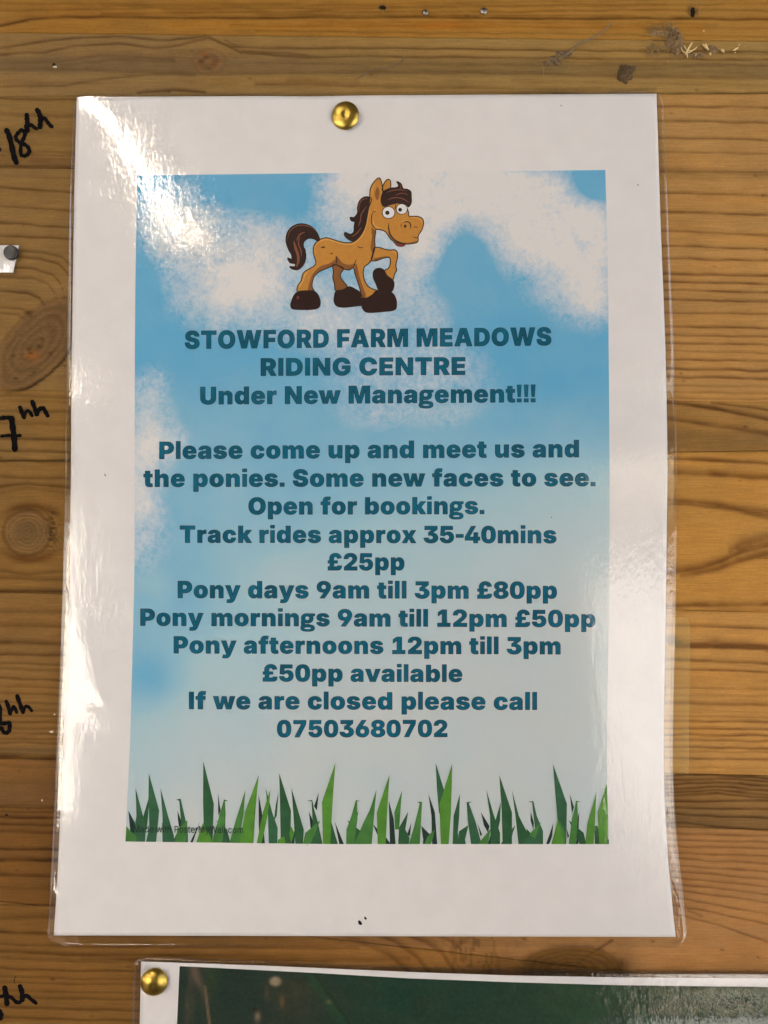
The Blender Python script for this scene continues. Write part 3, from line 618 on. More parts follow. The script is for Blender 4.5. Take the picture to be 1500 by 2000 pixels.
# ---- lettering
GLYPHS = {}
def load_glyphs(txt):
    g = {}
    for line in txt.split('\n'):
        if not line: continue
        ch = line[0]; adv, outer, inner = line[2:].split('~')
        dec = lambda s: [[tuple(map(int, p.split(','))) for p in c.split(' ')] for c in s.split('/')] if s else []
        g[ch] = (int(adv), dec(outer), dec(inner))
    return g
BOLD = load_glyphs(""" ~560~~
!~570~445,1512 92,1514 76,1508 68,1496 74,1328 82,1304 82,1192 90,1168 90,1064 98,1040 98,928 106,904 106,792 114,768 114,664 122,640 122,528 132,464 148,448 372,446 392,456 404,488 406,600 414,624 414,736 422,760 422,872 430,896 430,1000 438,1024 438,1136 446,1160 446,1272 454,1296 454,1400 462,1424 462,1488/445,320 100,322 76,316 66,288 66,16 72,-8 100,-18 428,-18 452,-12 462,16 462,296~418,1472 114,1472 114,1344 122,1320 122,1208 130,1184 130,1080 138,1056 146,808 154,784 154,680 162,656 162,544 170,496 180,486 348,486 356,489 364,504 366,616 374,640 374,752 382,776 382,888 390,912 390,1016 398,1040 398,1152 406,1176 406,1288 414,1312/418,280 110,280 108,26 418,24
-~800~701,792 59,792 48,784 42,768 44,479 59,464 76,462 701,464 716,479 718,496 718,768~674,752 86,752 84,506 674,504
.~550~437,352 92,354 68,348 58,320 58,16 64,-8 92,-18 420,-18 444,-12 454,16 454,328~410,312 102,312 100,26 410,24
0~1360~757,1528 572,1530 444,1504 363,1472 260,1404 176,1312 116,1209 68,1072 42,944 42,896 34,864 34,616 42,592 42,544 68,416 124,263 184,168 224,120 284,68 339,32 404,0 524,-34 564,-34 596,-42 732,-42 756,-34 796,-34 916,0 1028,60 1104,128 1144,176 1189,248 1244,384 1278,544 1278,592 1286,624 1286,872 1278,896 1278,944 1244,1104 1188,1241 1112,1352 1028,1428 957,1472 900,1496 812,1520/708,1163 756,1139 775,1120 807,1064 826,1008 850,856 850,632 826,480 799,408 783,384 764,361 716,333 676,322 644,322 604,333 568,352 537,384 505,448 478,560 478,616 470,640 470,848 494,1008 513,1064 545,1120 564,1139 620,1163~740,1488 588,1490 460,1464 380,1432 276,1362 196,1264 140,1152 98,1016 74,856 74,632 82,608 90,512 108,432 140,336 188,240 220,192 260,149 308,104 356,72 420,40 468,24 540,6 580,6 604,-2 716,-2 740,6 780,6 852,24 900,40 980,80 1052,134 1124,224 1188,352 1222,472 1246,632 1246,856 1238,880 1238,928 1204,1088 1148,1224 1108,1288 1070,1336 1036,1368 980,1408 940,1432 860,1464/724,1204 778,1176 810,1144 848,1080 864,1032 890,872 890,616 864,456 840,392 804,338 732,292 692,282 628,282 588,292 548,314 500,362 464,432 438,544 438,600 430,624 430,864 438,888 438,944 456,1032 472,1080 510,1144 548,1180 604,1204
1~1360~925,1512 516,1512 220,1316 172,1273 170,936 176,920 187,912 204,912 228,924 484,1099 500,1106 505,1096 506,352 505,344 492,338 148,338 128,328 122,304 122,0 128,-16 139,-24 1204,-26 1221,-24 1236,-9 1238,304 1232,328 1212,338 956,338 943,344 942,1480~898,1472 532,1472 244,1280 212,1253 212,974 228,976 492,1156 524,1166 544,1152 546,320 540,306 524,298 166,296 162,288 166,16 1196,18 1196,294 924,298 908,306 902,320
2~1360~757,1528 548,1530 452,1512 339,1472 252,1420 180,1356 128,1288 100,1232 76,1168 58,1072 60,1000 76,984 460,984 476,1000 478,1048 513,1128 548,1156 620,1182 676,1182 708,1174 772,1139 807,1080 818,1040 818,992 807,952 783,904 752,864 680,792 88,296 82,272 82,0 88,-16 100,-24 1228,-26 1245,-24 1260,-8 1262,304 1252,332 1228,338 740,338 715,344 920,520 1092,692 1136,744 1212,872 1236,944 1246,1000 1246,1112 1228,1192 1180,1297 1148,1340 1084,1404 1029,1440 933,1488 852,1512~740,1488 564,1490 468,1472 356,1432 300,1400 236,1354 164,1264 140,1216 116,1152 98,1056 98,1032 108,1022 434,1024 448,1096 476,1150 510,1184 564,1212 604,1222 692,1222 732,1212 764,1196 812,1158 832,1128 856,1072 858,984 848,936 820,882 794,848 700,754 124,272 126,16 1220,18 1218,296 668,298 652,300 640,312 640,336 652,350 900,558 1054,712 1100,768 1172,888 1196,960 1206,1016 1206,1096 1188,1176 1140,1280 1110,1320 1060,1368 1012,1400 916,1448 828,1474
3~1360~1213,1512 140,1514 112,1504 106,1480 106,1184 116,1156 140,1150 652,1150 677,1144 444,948 420,921 420,664 428,652 444,646 652,646 700,635 764,603 796,572 826,504 826,448 799,384 748,341 692,322 620,322 540,349 497,384 481,408 468,457 452,472 60,474 36,468 26,448 34,424 36,368 52,304 83,232 132,164 200,96 236,68 284,39 372,0 508,-34 548,-34 580,-42 732,-42 756,-34 804,-34 884,-16 980,16 1045,48 1136,112 1216,200 1237,232 1268,304 1286,384 1286,520 1260,617 1216,704 1140,788 1077,832 997,872 881,904 964,979 1204,1172 1228,1199 1230,1488~1186,1472 148,1470 150,1192 732,1190 756,1182 760,1160 732,1130 460,904 458,696 468,686 668,686 716,676 756,660 788,638 836,590 866,520 866,432 836,362 796,322 764,300 708,282 604,282 524,308 462,360 440,392 428,430 420,434 78,432 76,384 92,320 124,248 170,184 260,104 388,40 524,6 564,6 596,-2 716,-2 740,6 788,6 868,24 964,56 1028,88 1116,150 1180,224 1228,320 1246,408 1246,504 1236,552 1220,600 1180,680 1124,746 1060,792 956,840 884,858 812,860 798,880 806,896 844,934 1188,1216
4~1360~933,1512 564,1514 536,1504 4,552 2,248 12,220 36,214 716,213 722,200 722,0 732,-20 756,-26 1100,-26 1124,-20 1134,0 1135,208 1148,214 1292,214 1312,224 1318,248 1316,544 1308,556 1292,562 1148,562 1135,568 1134,928 1128,944 1116,952 772,954 748,948 738,928 737,568 724,562 468,562 447,568 924,1423 948,1472 948,1496~894,1472 580,1474 564,1464 44,536 46,256 740,254 756,246 762,232 766,16 1084,14 1094,24 1094,224 1100,246 1116,254 1276,258 1276,518 1116,522 1096,536 1094,904 1084,914 780,910 778,544 764,524 412,522 392,536 392,560 408,592
5~1360~1157,1512 172,1514 144,1504 130,1408 122,1216 114,1192 114,1104 106,1080 98,888 90,864 90,776 82,752 82,680 88,664 108,648 444,582 464,592 524,659 572,683 604,694 652,698 692,694 772,659 796,636 823,592 842,528 842,472 834,440 823,408 799,368 748,325 700,306 652,299 572,317 512,352 481,400 468,457 452,472 76,474 52,468 42,440 52,352 68,296 108,215 184,120 283,48 404,-8 572,-42 724,-42 836,-24 917,0 1044,68 1080,96 1156,172 1196,231 1228,296 1262,416 1262,600 1236,704 1188,801 1164,836 1088,912 1045,944 964,984 884,1008 836,1010 812,1018 692,1010 620,992 539,952 492,919 486,936 494,984 494,1048 502,1072 502,1136 508,1149 1140,1150 1164,1156 1174,1184 1174,1488~1130,1472 180,1470 178,1416 170,1392 170,1312 162,1288 162,1200 154,1176 154,1088 146,1064 146,984 138,960 138,872 130,848 124,691 428,630 444,638 502,696 556,724 644,742 708,734 788,700 834,656 864,608 882,544 882,456 864,392 836,346 796,306 764,284 724,268 668,258 580,268 524,292 494,312 448,368 428,430 420,434 86,432 82,424 100,336 148,232 212,152 300,88 420,32 532,6 596,-2 708,-2 732,6 772,6 900,40 996,88 1052,128 1102,176 1156,248 1188,312 1222,432 1222,584 1196,688 1148,784 1126,816 1068,874 1028,904 948,944 860,970 772,978 748,970 708,970 636,952 556,912 514,880 476,828 446,832 438,856 446,904 446,976 454,1000 454,1064 462,1088 462,1160 476,1182 500,1190 1130,1192
6~1360~997,1512 612,1514 588,1508 208,944 148,841 100,736 68,632 58,568 58,408 92,280 136,200 224,104 284,60 364,16 428,-8 524,-32 572,-34 596,-42 740,-42 876,-16 924,0 1005,40 1096,104 1168,184 1228,296 1262,424 1262,600 1228,720 1196,785 1168,824 1092,900 1021,944 980,960 900,984 844,994 708,994 690,1000 1008,1472 1014,1488/676,691 716,683 764,663 815,616 831,592 850,536 850,456 831,400 812,372 772,333 716,309 660,298 580,321 548,341 513,376 489,424 478,464 478,528 489,568 513,616 544,648 588,675~949,1472 628,1474 612,1466 244,920 188,824 140,720 116,648 98,552 98,424 132,296 172,224 244,142 348,72 420,40 548,6 588,6 620,-2 724,-2 748,6 780,6 908,40 988,80 1076,142 1148,232 1188,312 1222,440 1222,584 1188,704 1156,768 1126,808 1076,858 1044,880 1004,904 916,936 828,954 708,954 636,938 616,952 624,984/700,728 732,724 788,700 850,640 872,608 888,560 898,496 890,440 872,384 850,352 796,298 732,268 684,258 644,258 556,284 524,306 476,354 448,408 438,448 438,552 472,632 526,688 556,708 596,724 644,734
7~1360~1213,1512 124,1514 96,1504 90,1480 90,1176 96,1160 107,1152 740,1150 761,1144 196,17 196,-8 204,-20 228,-26 612,-26 640,-8 1228,1160 1230,1480~1186,1472 132,1470 134,1192 796,1190 810,1184 818,1168 808,1136 252,32 250,16 604,18 1188,1176
8~1360~773,1528 556,1530 428,1504 307,1456 196,1380 136,1312 92,1232 74,1160 74,1056 84,1008 124,919 188,844 295,776 284,765 195,720 156,692 104,640 60,577 28,496 18,448 18,360 36,288 80,200 116,156 188,92 243,56 324,16 420,-16 508,-34 548,-34 580,-42 740,-42 764,-34 812,-34 900,-16 1012,23 1077,56 1132,92 1216,168 1268,248 1292,312 1302,360 1302,448 1292,496 1276,545 1240,608 1172,684 1116,724 1030,768 1025,776 1100,820 1156,868 1192,912 1228,983 1246,1056 1246,1160 1228,1233 1200,1288 1152,1352 1060,1428 1012,1457 940,1488 860,1512/708,1195 772,1163 803,1120 818,1072 807,1008 768,952 716,925 660,914 604,925 552,952 513,1008 502,1056 513,1112 540,1156 588,1187 620,1198/692,595 724,587 799,544 831,488 842,456 842,424 831,384 796,325 724,285 684,274 636,274 596,285 548,309 508,348 486,392 478,456 509,528 532,555 572,579 604,590 636,598~756,1488 572,1490 444,1464 324,1416 220,1344 172,1288 132,1216 114,1144 114,1072 124,1024 164,936 204,886 244,856 316,816 388,796 400,784 402,768 388,748 308,728 212,680 170,648 116,584 84,528 58,432 58,376 76,304 116,224 154,176 260,96 340,56 436,24 524,6 564,6 596,-2 724,-2 748,6 796,6 884,24 980,56 1060,96 1156,166 1204,224 1244,304 1262,376 1262,432 1236,528 1174,624 1116,672 1052,712 988,736 932,748 918,768 920,784 932,796 1004,816 1076,856 1118,888 1156,936 1188,1000 1206,1064 1206,1144 1188,1216 1164,1264 1110,1336 1036,1392 924,1448 844,1472/676,1240 716,1238 748,1228 794,1200 818,1176 840,1144 856,1104 858,1032 840,976 818,944 786,912 732,884 684,874 628,874 588,884 540,908 500,946 472,992 462,1032 462,1088 480,1144 526,1200 556,1220 596,1236/716,632 740,628 818,584 856,536 882,472 882,408 872,368 852,330 820,290 740,244 692,234 620,234 580,244 524,274 464,336 448,368 438,408 440,480 476,558 508,590 540,612 620,638
9~1360~757,1528 564,1530 468,1512 339,1464 236,1396 180,1340 108,1233 84,1176 58,1064 58,896 92,768 120,712 160,656 220,596 275,560 364,520 492,494 636,496 316,25 308,-8 324,-24 700,-26 728,-16 784,56 1112,544 1196,695 1244,824 1262,912 1262,1080 1244,1168 1228,1208 1168,1312 1076,1404 1021,1440 940,1480 844,1512/684,1187 716,1179 764,1155 807,1112 823,1088 842,1032 842,960 831,920 815,888 772,837 692,802 620,802 540,837 505,872 470,952 470,1040 493,1096 524,1139 596,1179 636,1190~740,1488 580,1490 492,1474 372,1432 316,1400 252,1354 188,1280 140,1200 108,1096 98,1048 98,912 116,832 156,736 196,680 236,638 292,600 340,576 452,542 484,542 508,534 596,534 684,550 704,536 696,504 372,32 372,15 692,14 708,24 1100,608 1180,768 1212,872 1222,936 1222,1064 1214,1112 1188,1192 1132,1288 1060,1362 1004,1400 924,1440 828,1472/708,1224 732,1220 786,1192 842,1136 864,1104 882,1048 882,944 872,904 856,872 834,840 788,796 708,762 604,762 518,800 464,856 430,936 430,1056 460,1126 500,1174 532,1196 580,1220 620,1230
A~1658~1077,1512 540,1514 512,1504 28,24 28,-8 36,-20 60,-26 493,-24 508,-9 524,40 585,256 596,269 604,270 1012,269 1023,256 1039,208 1100,0 1124,-24 1556,-26 1584,-16 1590,0 1588,24 1092,1496/796,1051 906,648 912,616 908,611 708,610 690,616 756,872~1051,1472 548,1471 76,32 77,16 467,16 484,56 552,296 564,308 580,310 1044,308 1056,296 1143,16 1540,17 1540,32 1404,440/804,1188 816,1176 908,792 960,616 960,584 940,570 652,572 640,584 640,600 716,888 776,1176
C~1569~901,1528 692,1530 596,1512 491,1480 395,1432 340,1396 304,1368 220,1284 148,1177 92,1048 58,904 58,856 50,832 50,656 76,496 116,375 192,240 220,204 304,120 395,56 540,-8 708,-42 868,-42 980,-24 1101,16 1220,84 1256,112 1348,204 1396,271 1460,408 1486,528 1480,552 1460,562 1060,560 1044,545 1015,464 980,413 948,389 900,365 836,346 756,346 668,373 624,400 561,472 521,568 502,656 502,824 526,936 553,1000 592,1056 628,1091 668,1116 756,1142 852,1142 908,1123 964,1091 991,1064 1031,984 1036,951 1060,928 1452,926 1468,932 1476,944 1478,1000 1444,1128 1412,1201 1340,1308 1236,1404 1164,1449 1052,1496~884,1488 708,1490 580,1464 508,1440 412,1392 324,1330 252,1256 188,1160 156,1096 116,976 90,816 90,672 116,512 164,376 212,288 252,232 324,158 364,128 476,64 556,32 724,-2 852,-2 996,24 1084,56 1196,120 1236,150 1310,224 1356,288 1420,424 1438,496 1436,518 1428,522 1084,521 1076,512 1056,448 1004,378 964,348 916,324 852,306 740,306 652,332 604,362 542,424 520,456 480,552 462,640 462,840 470,888 488,960 512,1016 550,1072 604,1126 636,1148 668,1164 732,1182 868,1182 956,1148 988,1126 1026,1088 1056,1040 1079,968 1436,970 1438,984 1420,1064 1380,1168 1332,1248 1260,1330 1188,1384 1116,1424 1036,1456
D~1520~733,1512 116,1514 99,1512 84,1496 82,8 84,-9 100,-24 668,-26 692,-18 788,-18 924,8 996,32 1092,79 1172,132 1272,232 1312,288 1356,368 1388,448 1422,592 1422,640 1430,664 1430,816 1404,984 1388,1040 1340,1153 1264,1264 1172,1356 1069,1424 924,1480 804,1506/684,1131 772,1118 852,1087 908,1044 943,992 967,928 986,848 986,648 978,600 951,512 935,480 888,424 852,401 780,373 732,362 676,362 644,354 524,355 518,368 519,1128 532,1134~716,1472 124,1470 126,16 652,14 676,22 772,22 908,48 996,80 1076,120 1148,168 1236,256 1276,312 1316,384 1348,464 1382,608 1382,656 1390,680 1390,800 1382,832 1382,880 1364,968 1348,1024 1300,1136 1236,1232 1164,1306 1116,1344 1052,1384 908,1440 836,1458/708,1168 756,1166 796,1156 876,1124 908,1102 946,1064 992,992 1026,864 1026,768 1034,744 1026,720 1026,624 1008,544 992,496 954,432 906,384 844,348 748,322 692,322 668,314 492,316 480,328 478,344 480,1160 500,1174
E~1294~1173,1512 116,1514 88,1504 82,1480 82,8 92,-20 116,-26 1148,-26 1176,-16 1182,8 1182,312 1176,328 1165,336 532,338 524,339 518,352 518,560 524,573 1100,574 1124,580 1134,608 1132,913 1124,924 1108,930 524,931 518,944 518,1136 519,1144 532,1150 1173,1152 1188,1167 1190,1184 1190,1488~1146,1472 124,1470 126,16 1140,18 1138,296 508,298 492,300 480,312 478,584 486,608 508,614 1090,616 1094,880 1084,890 492,892 478,912 478,1160 484,1182 500,1190 1146,1192
F~1237~1149,1512 116,1514 88,1504 82,1480 82,8 92,-20 116,-26 484,-26 512,-16 518,8 518,480 524,493 1068,494 1096,504 1102,528 1102,816 1096,840 1068,850 524,851 518,864 518,1136 519,1144 532,1150 1132,1150 1156,1156 1166,1184 1166,1488~1122,1472 124,1470 126,16 476,18 478,512 492,532 1060,538 1058,808 508,810 484,818 478,840 478,1168 486,1184 500,1190 1122,1192
G~1584~901,1528 708,1530 572,1504 484,1472 420,1441 316,1372 224,1280 148,1169 116,1104 84,1016 58,896 58,848 50,824 50,672 66,544 108,400 168,280 252,172 324,108 380,68 500,8 572,-16 660,-34 700,-34 732,-42 876,-42 900,-34 940,-34 1052,-8 1117,16 1188,52 1272,112 1348,188 1376,224 1444,352 1478,472 1486,536 1486,824 1476,844 1452,850 804,848 792,840 786,824 788,543 796,532 812,526 1052,525 1058,520 1058,504 1031,440 1004,405 932,365 852,346 764,346 692,365 644,389 588,436 565,472 537,528 510,616 502,672 502,832 537,960 565,1016 588,1052 644,1099 692,1123 756,1142 852,1142 892,1131 940,1111 980,1084 1011,1040 1032,984 1052,974 1444,974 1460,980 1468,992 1470,1032 1460,1080 1429,1168 1368,1272 1288,1360 1196,1428 1092,1480 956,1520~884,1488 724,1490 588,1464 500,1432 436,1400 332,1330 266,1264 212,1192 156,1088 116,968 90,808 90,680 98,656 106,560 124,488 156,400 204,304 244,248 292,190 404,104 516,48 588,24 740,-2 860,-2 884,6 924,6 1036,32 1164,88 1244,144 1310,208 1356,272 1404,368 1428,440 1446,544 1442,808 836,810 826,800 830,568 1084,566 1104,552 1106,520 1088,456 1050,392 1002,352 948,324 868,306 748,306 676,324 628,348 590,376 550,416 528,448 496,512 480,560 462,648 462,848 496,976 528,1040 550,1072 590,1112 628,1140 676,1164 740,1182 868,1182 932,1164 996,1126 1028,1094 1068,1017 1076,1014 1412,1014 1425,1016 1428,1024 1396,1136 1364,1200 1332,1248 1268,1322 1172,1392 1076,1440 1004,1464
I~610~477,1512 108,1514 92,1508 84,1496 82,16 84,-1 100,-16 468,-18 484,-12 492,0 494,1480~450,1472 132,1474 122,1464 122,32 132,22 444,22 454,32
M~1993~1861,1512 1244,1514 1216,1504 1196,1456 1060,992 980,629 967,656 892,1000 756,1456 732,1508 708,1514 116,1514 92,1508 82,1480 82,8 88,-16 116,-26 484,-26 501,-24 516,-9 518,808 510,848 516,907 620,536 792,-8 820,-26 1132,-26 1156,-20 1172,16 1356,616 1436,915 1442,840 1434,784 1436,-9 1444,-20 1460,-26 1844,-26 1868,-20 1878,8 1878,1480~1834,1472 1260,1474 1244,1464 1100,976 1058,800 1000,488 980,474 964,482 952,504 910,736 852,984 708,1464 692,1474 126,1472 124,18 468,14 478,24 478,792 470,824 470,1088 462,1136 468,1158 484,1166 504,1152 580,832 636,632 828,19 844,14 1124,17 1316,632 1412,1000 1448,1168 1468,1182 1484,1174 1490,1152 1490,1088 1482,1064 1482,800 1474,768 1474,24 1484,14 1834,16
N~1614~1477,1512 1076,1514 1060,1508 1052,1497 1050,752 1058,712 1052,653 948,849 560,1488 544,1504 516,1514 116,1514 88,1504 82,1480 82,8 92,-20 116,-26 500,-26 516,-20 524,-9 526,712 518,752 519,824 524,835 660,583 976,64 1032,-16 1060,-26 1460,-26 1488,-16 1494,8 1494,1480~1450,1472 1092,1470 1090,768 1098,736 1106,512 1114,488 1106,472 1092,466 1072,480 1020,616 940,776 524,1464 516,1472 500,1474 124,1470 126,16 484,18 486,704 478,728 478,840 470,864 470,952 462,976 468,998 484,1006 504,992 564,856 700,600 1052,24 1060,16 1076,14 1452,18
O~1627~893,1528 700,1530 596,1512 475,1472 395,1432 340,1396 304,1368 228,1292 148,1177 92,1048 58,904 58,856 50,824 50,656 58,632 58,584 92,440 116,375 168,280 244,180 332,100 380,68 500,8 572,-16 652,-34 692,-34 716,-42 868,-42 980,-24 1109,16 1244,92 1280,120 1364,204 1428,295 1492,432 1526,568 1526,608 1534,632 1534,848 1524,928 1484,1080 1444,1169 1400,1240 1372,1276 1272,1376 1205,1424 1092,1480 1020,1504/852,1139 908,1123 964,1091 1007,1048 1047,976 1082,856 1082,800 1090,768 1082,640 1047,512 1007,440 976,408 916,372 868,354 828,346 756,346 684,365 628,397 580,444 557,480 521,568 502,656 502,832 518,912 537,968 569,1032 608,1080 668,1116 716,1134 748,1142~876,1488 716,1490 620,1474 556,1456 412,1392 324,1330 266,1272 212,1200 156,1096 116,976 90,816 90,672 116,512 156,392 204,304 244,248 300,182 404,104 516,48 588,24 732,-2 852,-2 996,24 1092,56 1156,88 1260,158 1326,224 1356,264 1388,312 1436,408 1476,536 1494,648 1494,840 1476,952 1444,1064 1404,1152 1364,1216 1334,1256 1252,1338 1188,1384 1076,1440 1004,1464/876,1176 924,1164 988,1126 1044,1070 1088,992 1114,912 1122,872 1122,816 1130,792 1130,696 1122,672 1122,624 1104,544 1080,480 1044,418 996,370 964,348 892,316 844,306 740,306 668,324 606,360 564,394 520,456 480,552 462,640 462,848 496,984 532,1054 588,1118 668,1164 732,1182
P~1382~797,1512 116,1514 99,1512 84,1496 82,8 84,-9 100,-24 484,-26 508,-20 518,0 518,408 524,421 764,422 788,430 844,430 924,448 1012,480 1120,544 1208,632 1268,735 1302,848 1302,880 1310,904 1310,1024 1292,1128 1276,1176 1236,1257 1200,1312 1160,1352 1116,1396 1061,1432 980,1472 932,1488 852,1506/700,1147 732,1139 796,1107 831,1064 850,1016 855,968 850,920 839,888 804,829 732,789 692,778 524,779 518,792 519,1144 532,1150~780,1472 124,1470 126,16 474,16 478,432 486,456 500,462 748,462 772,470 828,470 956,504 1028,536 1100,582 1172,656 1228,752 1262,864 1262,896 1270,920 1270,1008 1252,1112 1236,1160 1196,1240 1158,1296 1100,1354 1044,1392 964,1432 916,1448/724,1184 748,1180 818,1144 850,1112 872,1080 890,1032 898,952 888,896 864,840 828,794 748,748 708,738 492,740 480,752 478,768 480,1176 500,1190
R~1406~797,1512 116,1514 99,1512 84,1496 82,8 84,-9 100,-24 484,-26 512,-16 518,8 518,464 519,472 532,478 620,478 631,472 876,7 900,-20 924,-26 1332,-26 1348,-20 1356,-8 1356,16 1341,48 1069,544 1071,552 1140,596 1208,664 1261,744 1292,832 1310,928 1310,1048 1300,1112 1276,1192 1260,1233 1216,1304 1172,1356 1116,1404 1045,1448 988,1472 868,1504/700,1147 780,1124 831,1080 850,1032 857,984 835,904 796,861 732,834 684,826 524,827 518,840 519,1144 532,1150~780,1472 124,1470 126,16 476,18 478,496 486,512 508,518 644,518 660,510 924,16 1302,16 1300,32 1056,472 1014,560 1022,576 1084,608 1166,680 1228,776 1260,880 1270,952 1270,1032 1262,1056 1262,1088 1236,1176 1196,1256 1148,1320 1068,1384 1012,1416 924,1448 844,1466 796,1466/724,1184 780,1172 818,1152 866,1104 880,1080 898,1000 898,968 872,880 818,824 756,796 700,786 492,788 478,808 480,1176 500,1190
S~1402~805,1528 604,1530 540,1522 436,1496 339,1456 228,1380 152,1296 108,1216 84,1136 74,1024 92,912 131,824 152,792 212,732 275,688 372,640 468,608 668,566 788,531 836,507 871,464 871,408 836,365 788,341 748,330 644,330 596,341 556,357 509,392 473,448 460,520 444,536 76,538 48,528 42,512 42,424 60,336 76,288 108,223 152,160 212,100 275,56 356,16 492,-24 604,-34 628,-42 772,-42 796,-34 852,-34 908,-24 972,-8 1060,24 1148,76 1224,144 1264,200 1292,255 1316,336 1326,464 1318,488 1316,536 1292,616 1240,704 1168,776 1085,832 996,872 924,896 764,930 612,973 576,992 537,1040 537,1088 564,1131 628,1158 708,1166 796,1147 836,1123 863,1088 884,1023 900,1008 1276,1006 1292,1012 1300,1023 1302,1088 1276,1200 1236,1281 1188,1348 1108,1420 981,1488 900,1512~788,1488 612,1490 588,1482 556,1482 452,1456 356,1416 292,1376 244,1338 188,1272 148,1200 122,1112 122,1064 114,1040 132,928 172,840 194,808 236,768 292,728 388,680 484,648 692,604 804,572 860,542 898,504 912,480 912,392 898,368 858,328 804,300 764,290 636,290 580,300 540,316 484,354 452,394 432,432 418,496 84,494 82,440 116,304 148,240 194,176 236,136 292,96 372,56 516,14 620,6 644,-2 756,-2 780,6 836,6 892,16 956,32 1044,64 1124,112 1188,168 1228,224 1252,272 1278,360 1278,416 1286,448 1278,472 1278,512 1252,600 1204,680 1148,738 1068,792 980,832 908,856 740,892 596,932 526,976 496,1024 494,1096 518,1144 542,1168 580,1188 660,1206 732,1206 788,1196 828,1180 884,1134 904,1104 920,1056 932,1046 1260,1050 1254,1120 1236,1184 1196,1264 1156,1320 1124,1354 1060,1400 964,1448 876,1474
T~1442~1349,1512 68,1514 51,1512 36,1497 34,1184 44,1156 68,1150 468,1150 481,1144 482,8 484,-9 499,-24 892,-26 908,-20 916,-9 919,1144 932,1150 1332,1150 1356,1156 1366,1184 1366,1488~1322,1472 76,1470 78,1192 500,1190 520,1176 526,16 876,18 880,1176 900,1190 1322,1192
U~1520~1389,1512 988,1514 972,1508 964,1497 962,528 936,456 900,405 836,365 764,346 708,346 668,357 628,373 580,405 544,456 518,528 518,1480 512,1504 484,1514 116,1514 88,1504 82,1480 82,440 116,312 148,247 184,192 276,100 339,56 404,23 516,-16 676,-42 804,-42 828,-34 876,-34 932,-24 1061,16 1172,76 1208,104 1288,184 1332,247 1364,312 1398,440 1398,512 1406,536 1406,1480~1362,1472 1004,1470 1002,512 992,472 968,424 924,370 852,324 780,306 692,306 612,332 542,384 512,424 488,472 478,520 476,1470 468,1474 124,1470 122,456 156,328 188,264 226,208 300,136 356,96 436,56 532,24 692,-2 788,-2 812,6 908,14 1044,56 1148,112 1188,142 1252,208 1292,264 1324,328 1358,456 1358,528 1366,560
W~2246~2165,1512 1732,1514 1704,1504 1692,1472 1588,984 1538,720 1529,632 1516,613 1468,872 1320,1504 1292,1514 916,1514 892,1508 876,1472 756,952 706,712 697,632 684,605 636,896 532,1392 504,1504 476,1514 60,1514 36,1508 26,1480 36,1432 424,-16 452,-26 876,-26 904,-16 916,16 1044,528 1100,779 1113,760 1140,624 1236,232 1292,8 1304,-16 1332,-26 1756,-26 1780,-20 1788,-8 2156,1376 2182,1480~2130,1472 1740,1471 1714,1376 1594,800 1546,448 1538,432 1524,426 1508,434 1494,456 1486,536 1430,848 1284,1470 924,1471 916,1456 778,856 738,648 714,464 704,424 684,410 670,416 662,432 662,464 638,600 638,640 606,832 468,1470 77,1472 76,1448 460,17 868,17 876,32 1038,688 1062,808 1080,968 1100,982 1116,974 1128,944 1138,848 1162,720 1332,24 1348,14 1746,16 1876,488 2116,1392
a~1259~685,1152 516,1154 404,1136 332,1112 220,1052 164,1004 112,936 84,880 66,824 68,792 84,776 124,766 252,758 276,750 324,750 348,742 404,742 436,734 456,744 481,800 508,819 556,838 612,838 652,827 683,808 698,784 698,752 668,721 596,698 404,682 316,664 244,640 196,617 128,568 68,489 52,456 34,392 34,232 60,144 88,96 148,36 244,-16 316,-34 348,-34 372,-42 460,-42 556,-24 636,12 716,81 721,72 724,-8 740,-24 1116,-24 1132,-9 1134,8 1134,816 1124,864 1100,921 1056,984 1012,1028 956,1068 884,1104 812,1128 740,1146/700,454 706,440 703,376 679,320 644,285 588,261 540,251 476,269 457,288 446,312 446,352 457,376 476,395 532,422~668,1112 532,1114 508,1106 468,1106 348,1072 244,1016 196,975 148,912 124,864 114,816 140,806 268,798 364,782 420,783 460,838 508,868 540,878 644,876 700,852 716,838 738,800 738,736 730,720 700,690 676,676 612,658 420,642 332,624 244,592 156,536 108,472 92,440 74,376 74,248 100,160 130,112 196,56 260,24 332,6 444,-2 564,24 644,70 700,128 718,160 740,174 754,168 762,152 766,16 1090,16 1094,800 1084,848 1060,904 1020,960 988,992 932,1032 868,1064 796,1088 724,1106/732,508 746,488 744,360 716,298 666,248 604,220 524,210 460,228 420,266 406,296 406,368 420,398 452,430 508,460 660,488
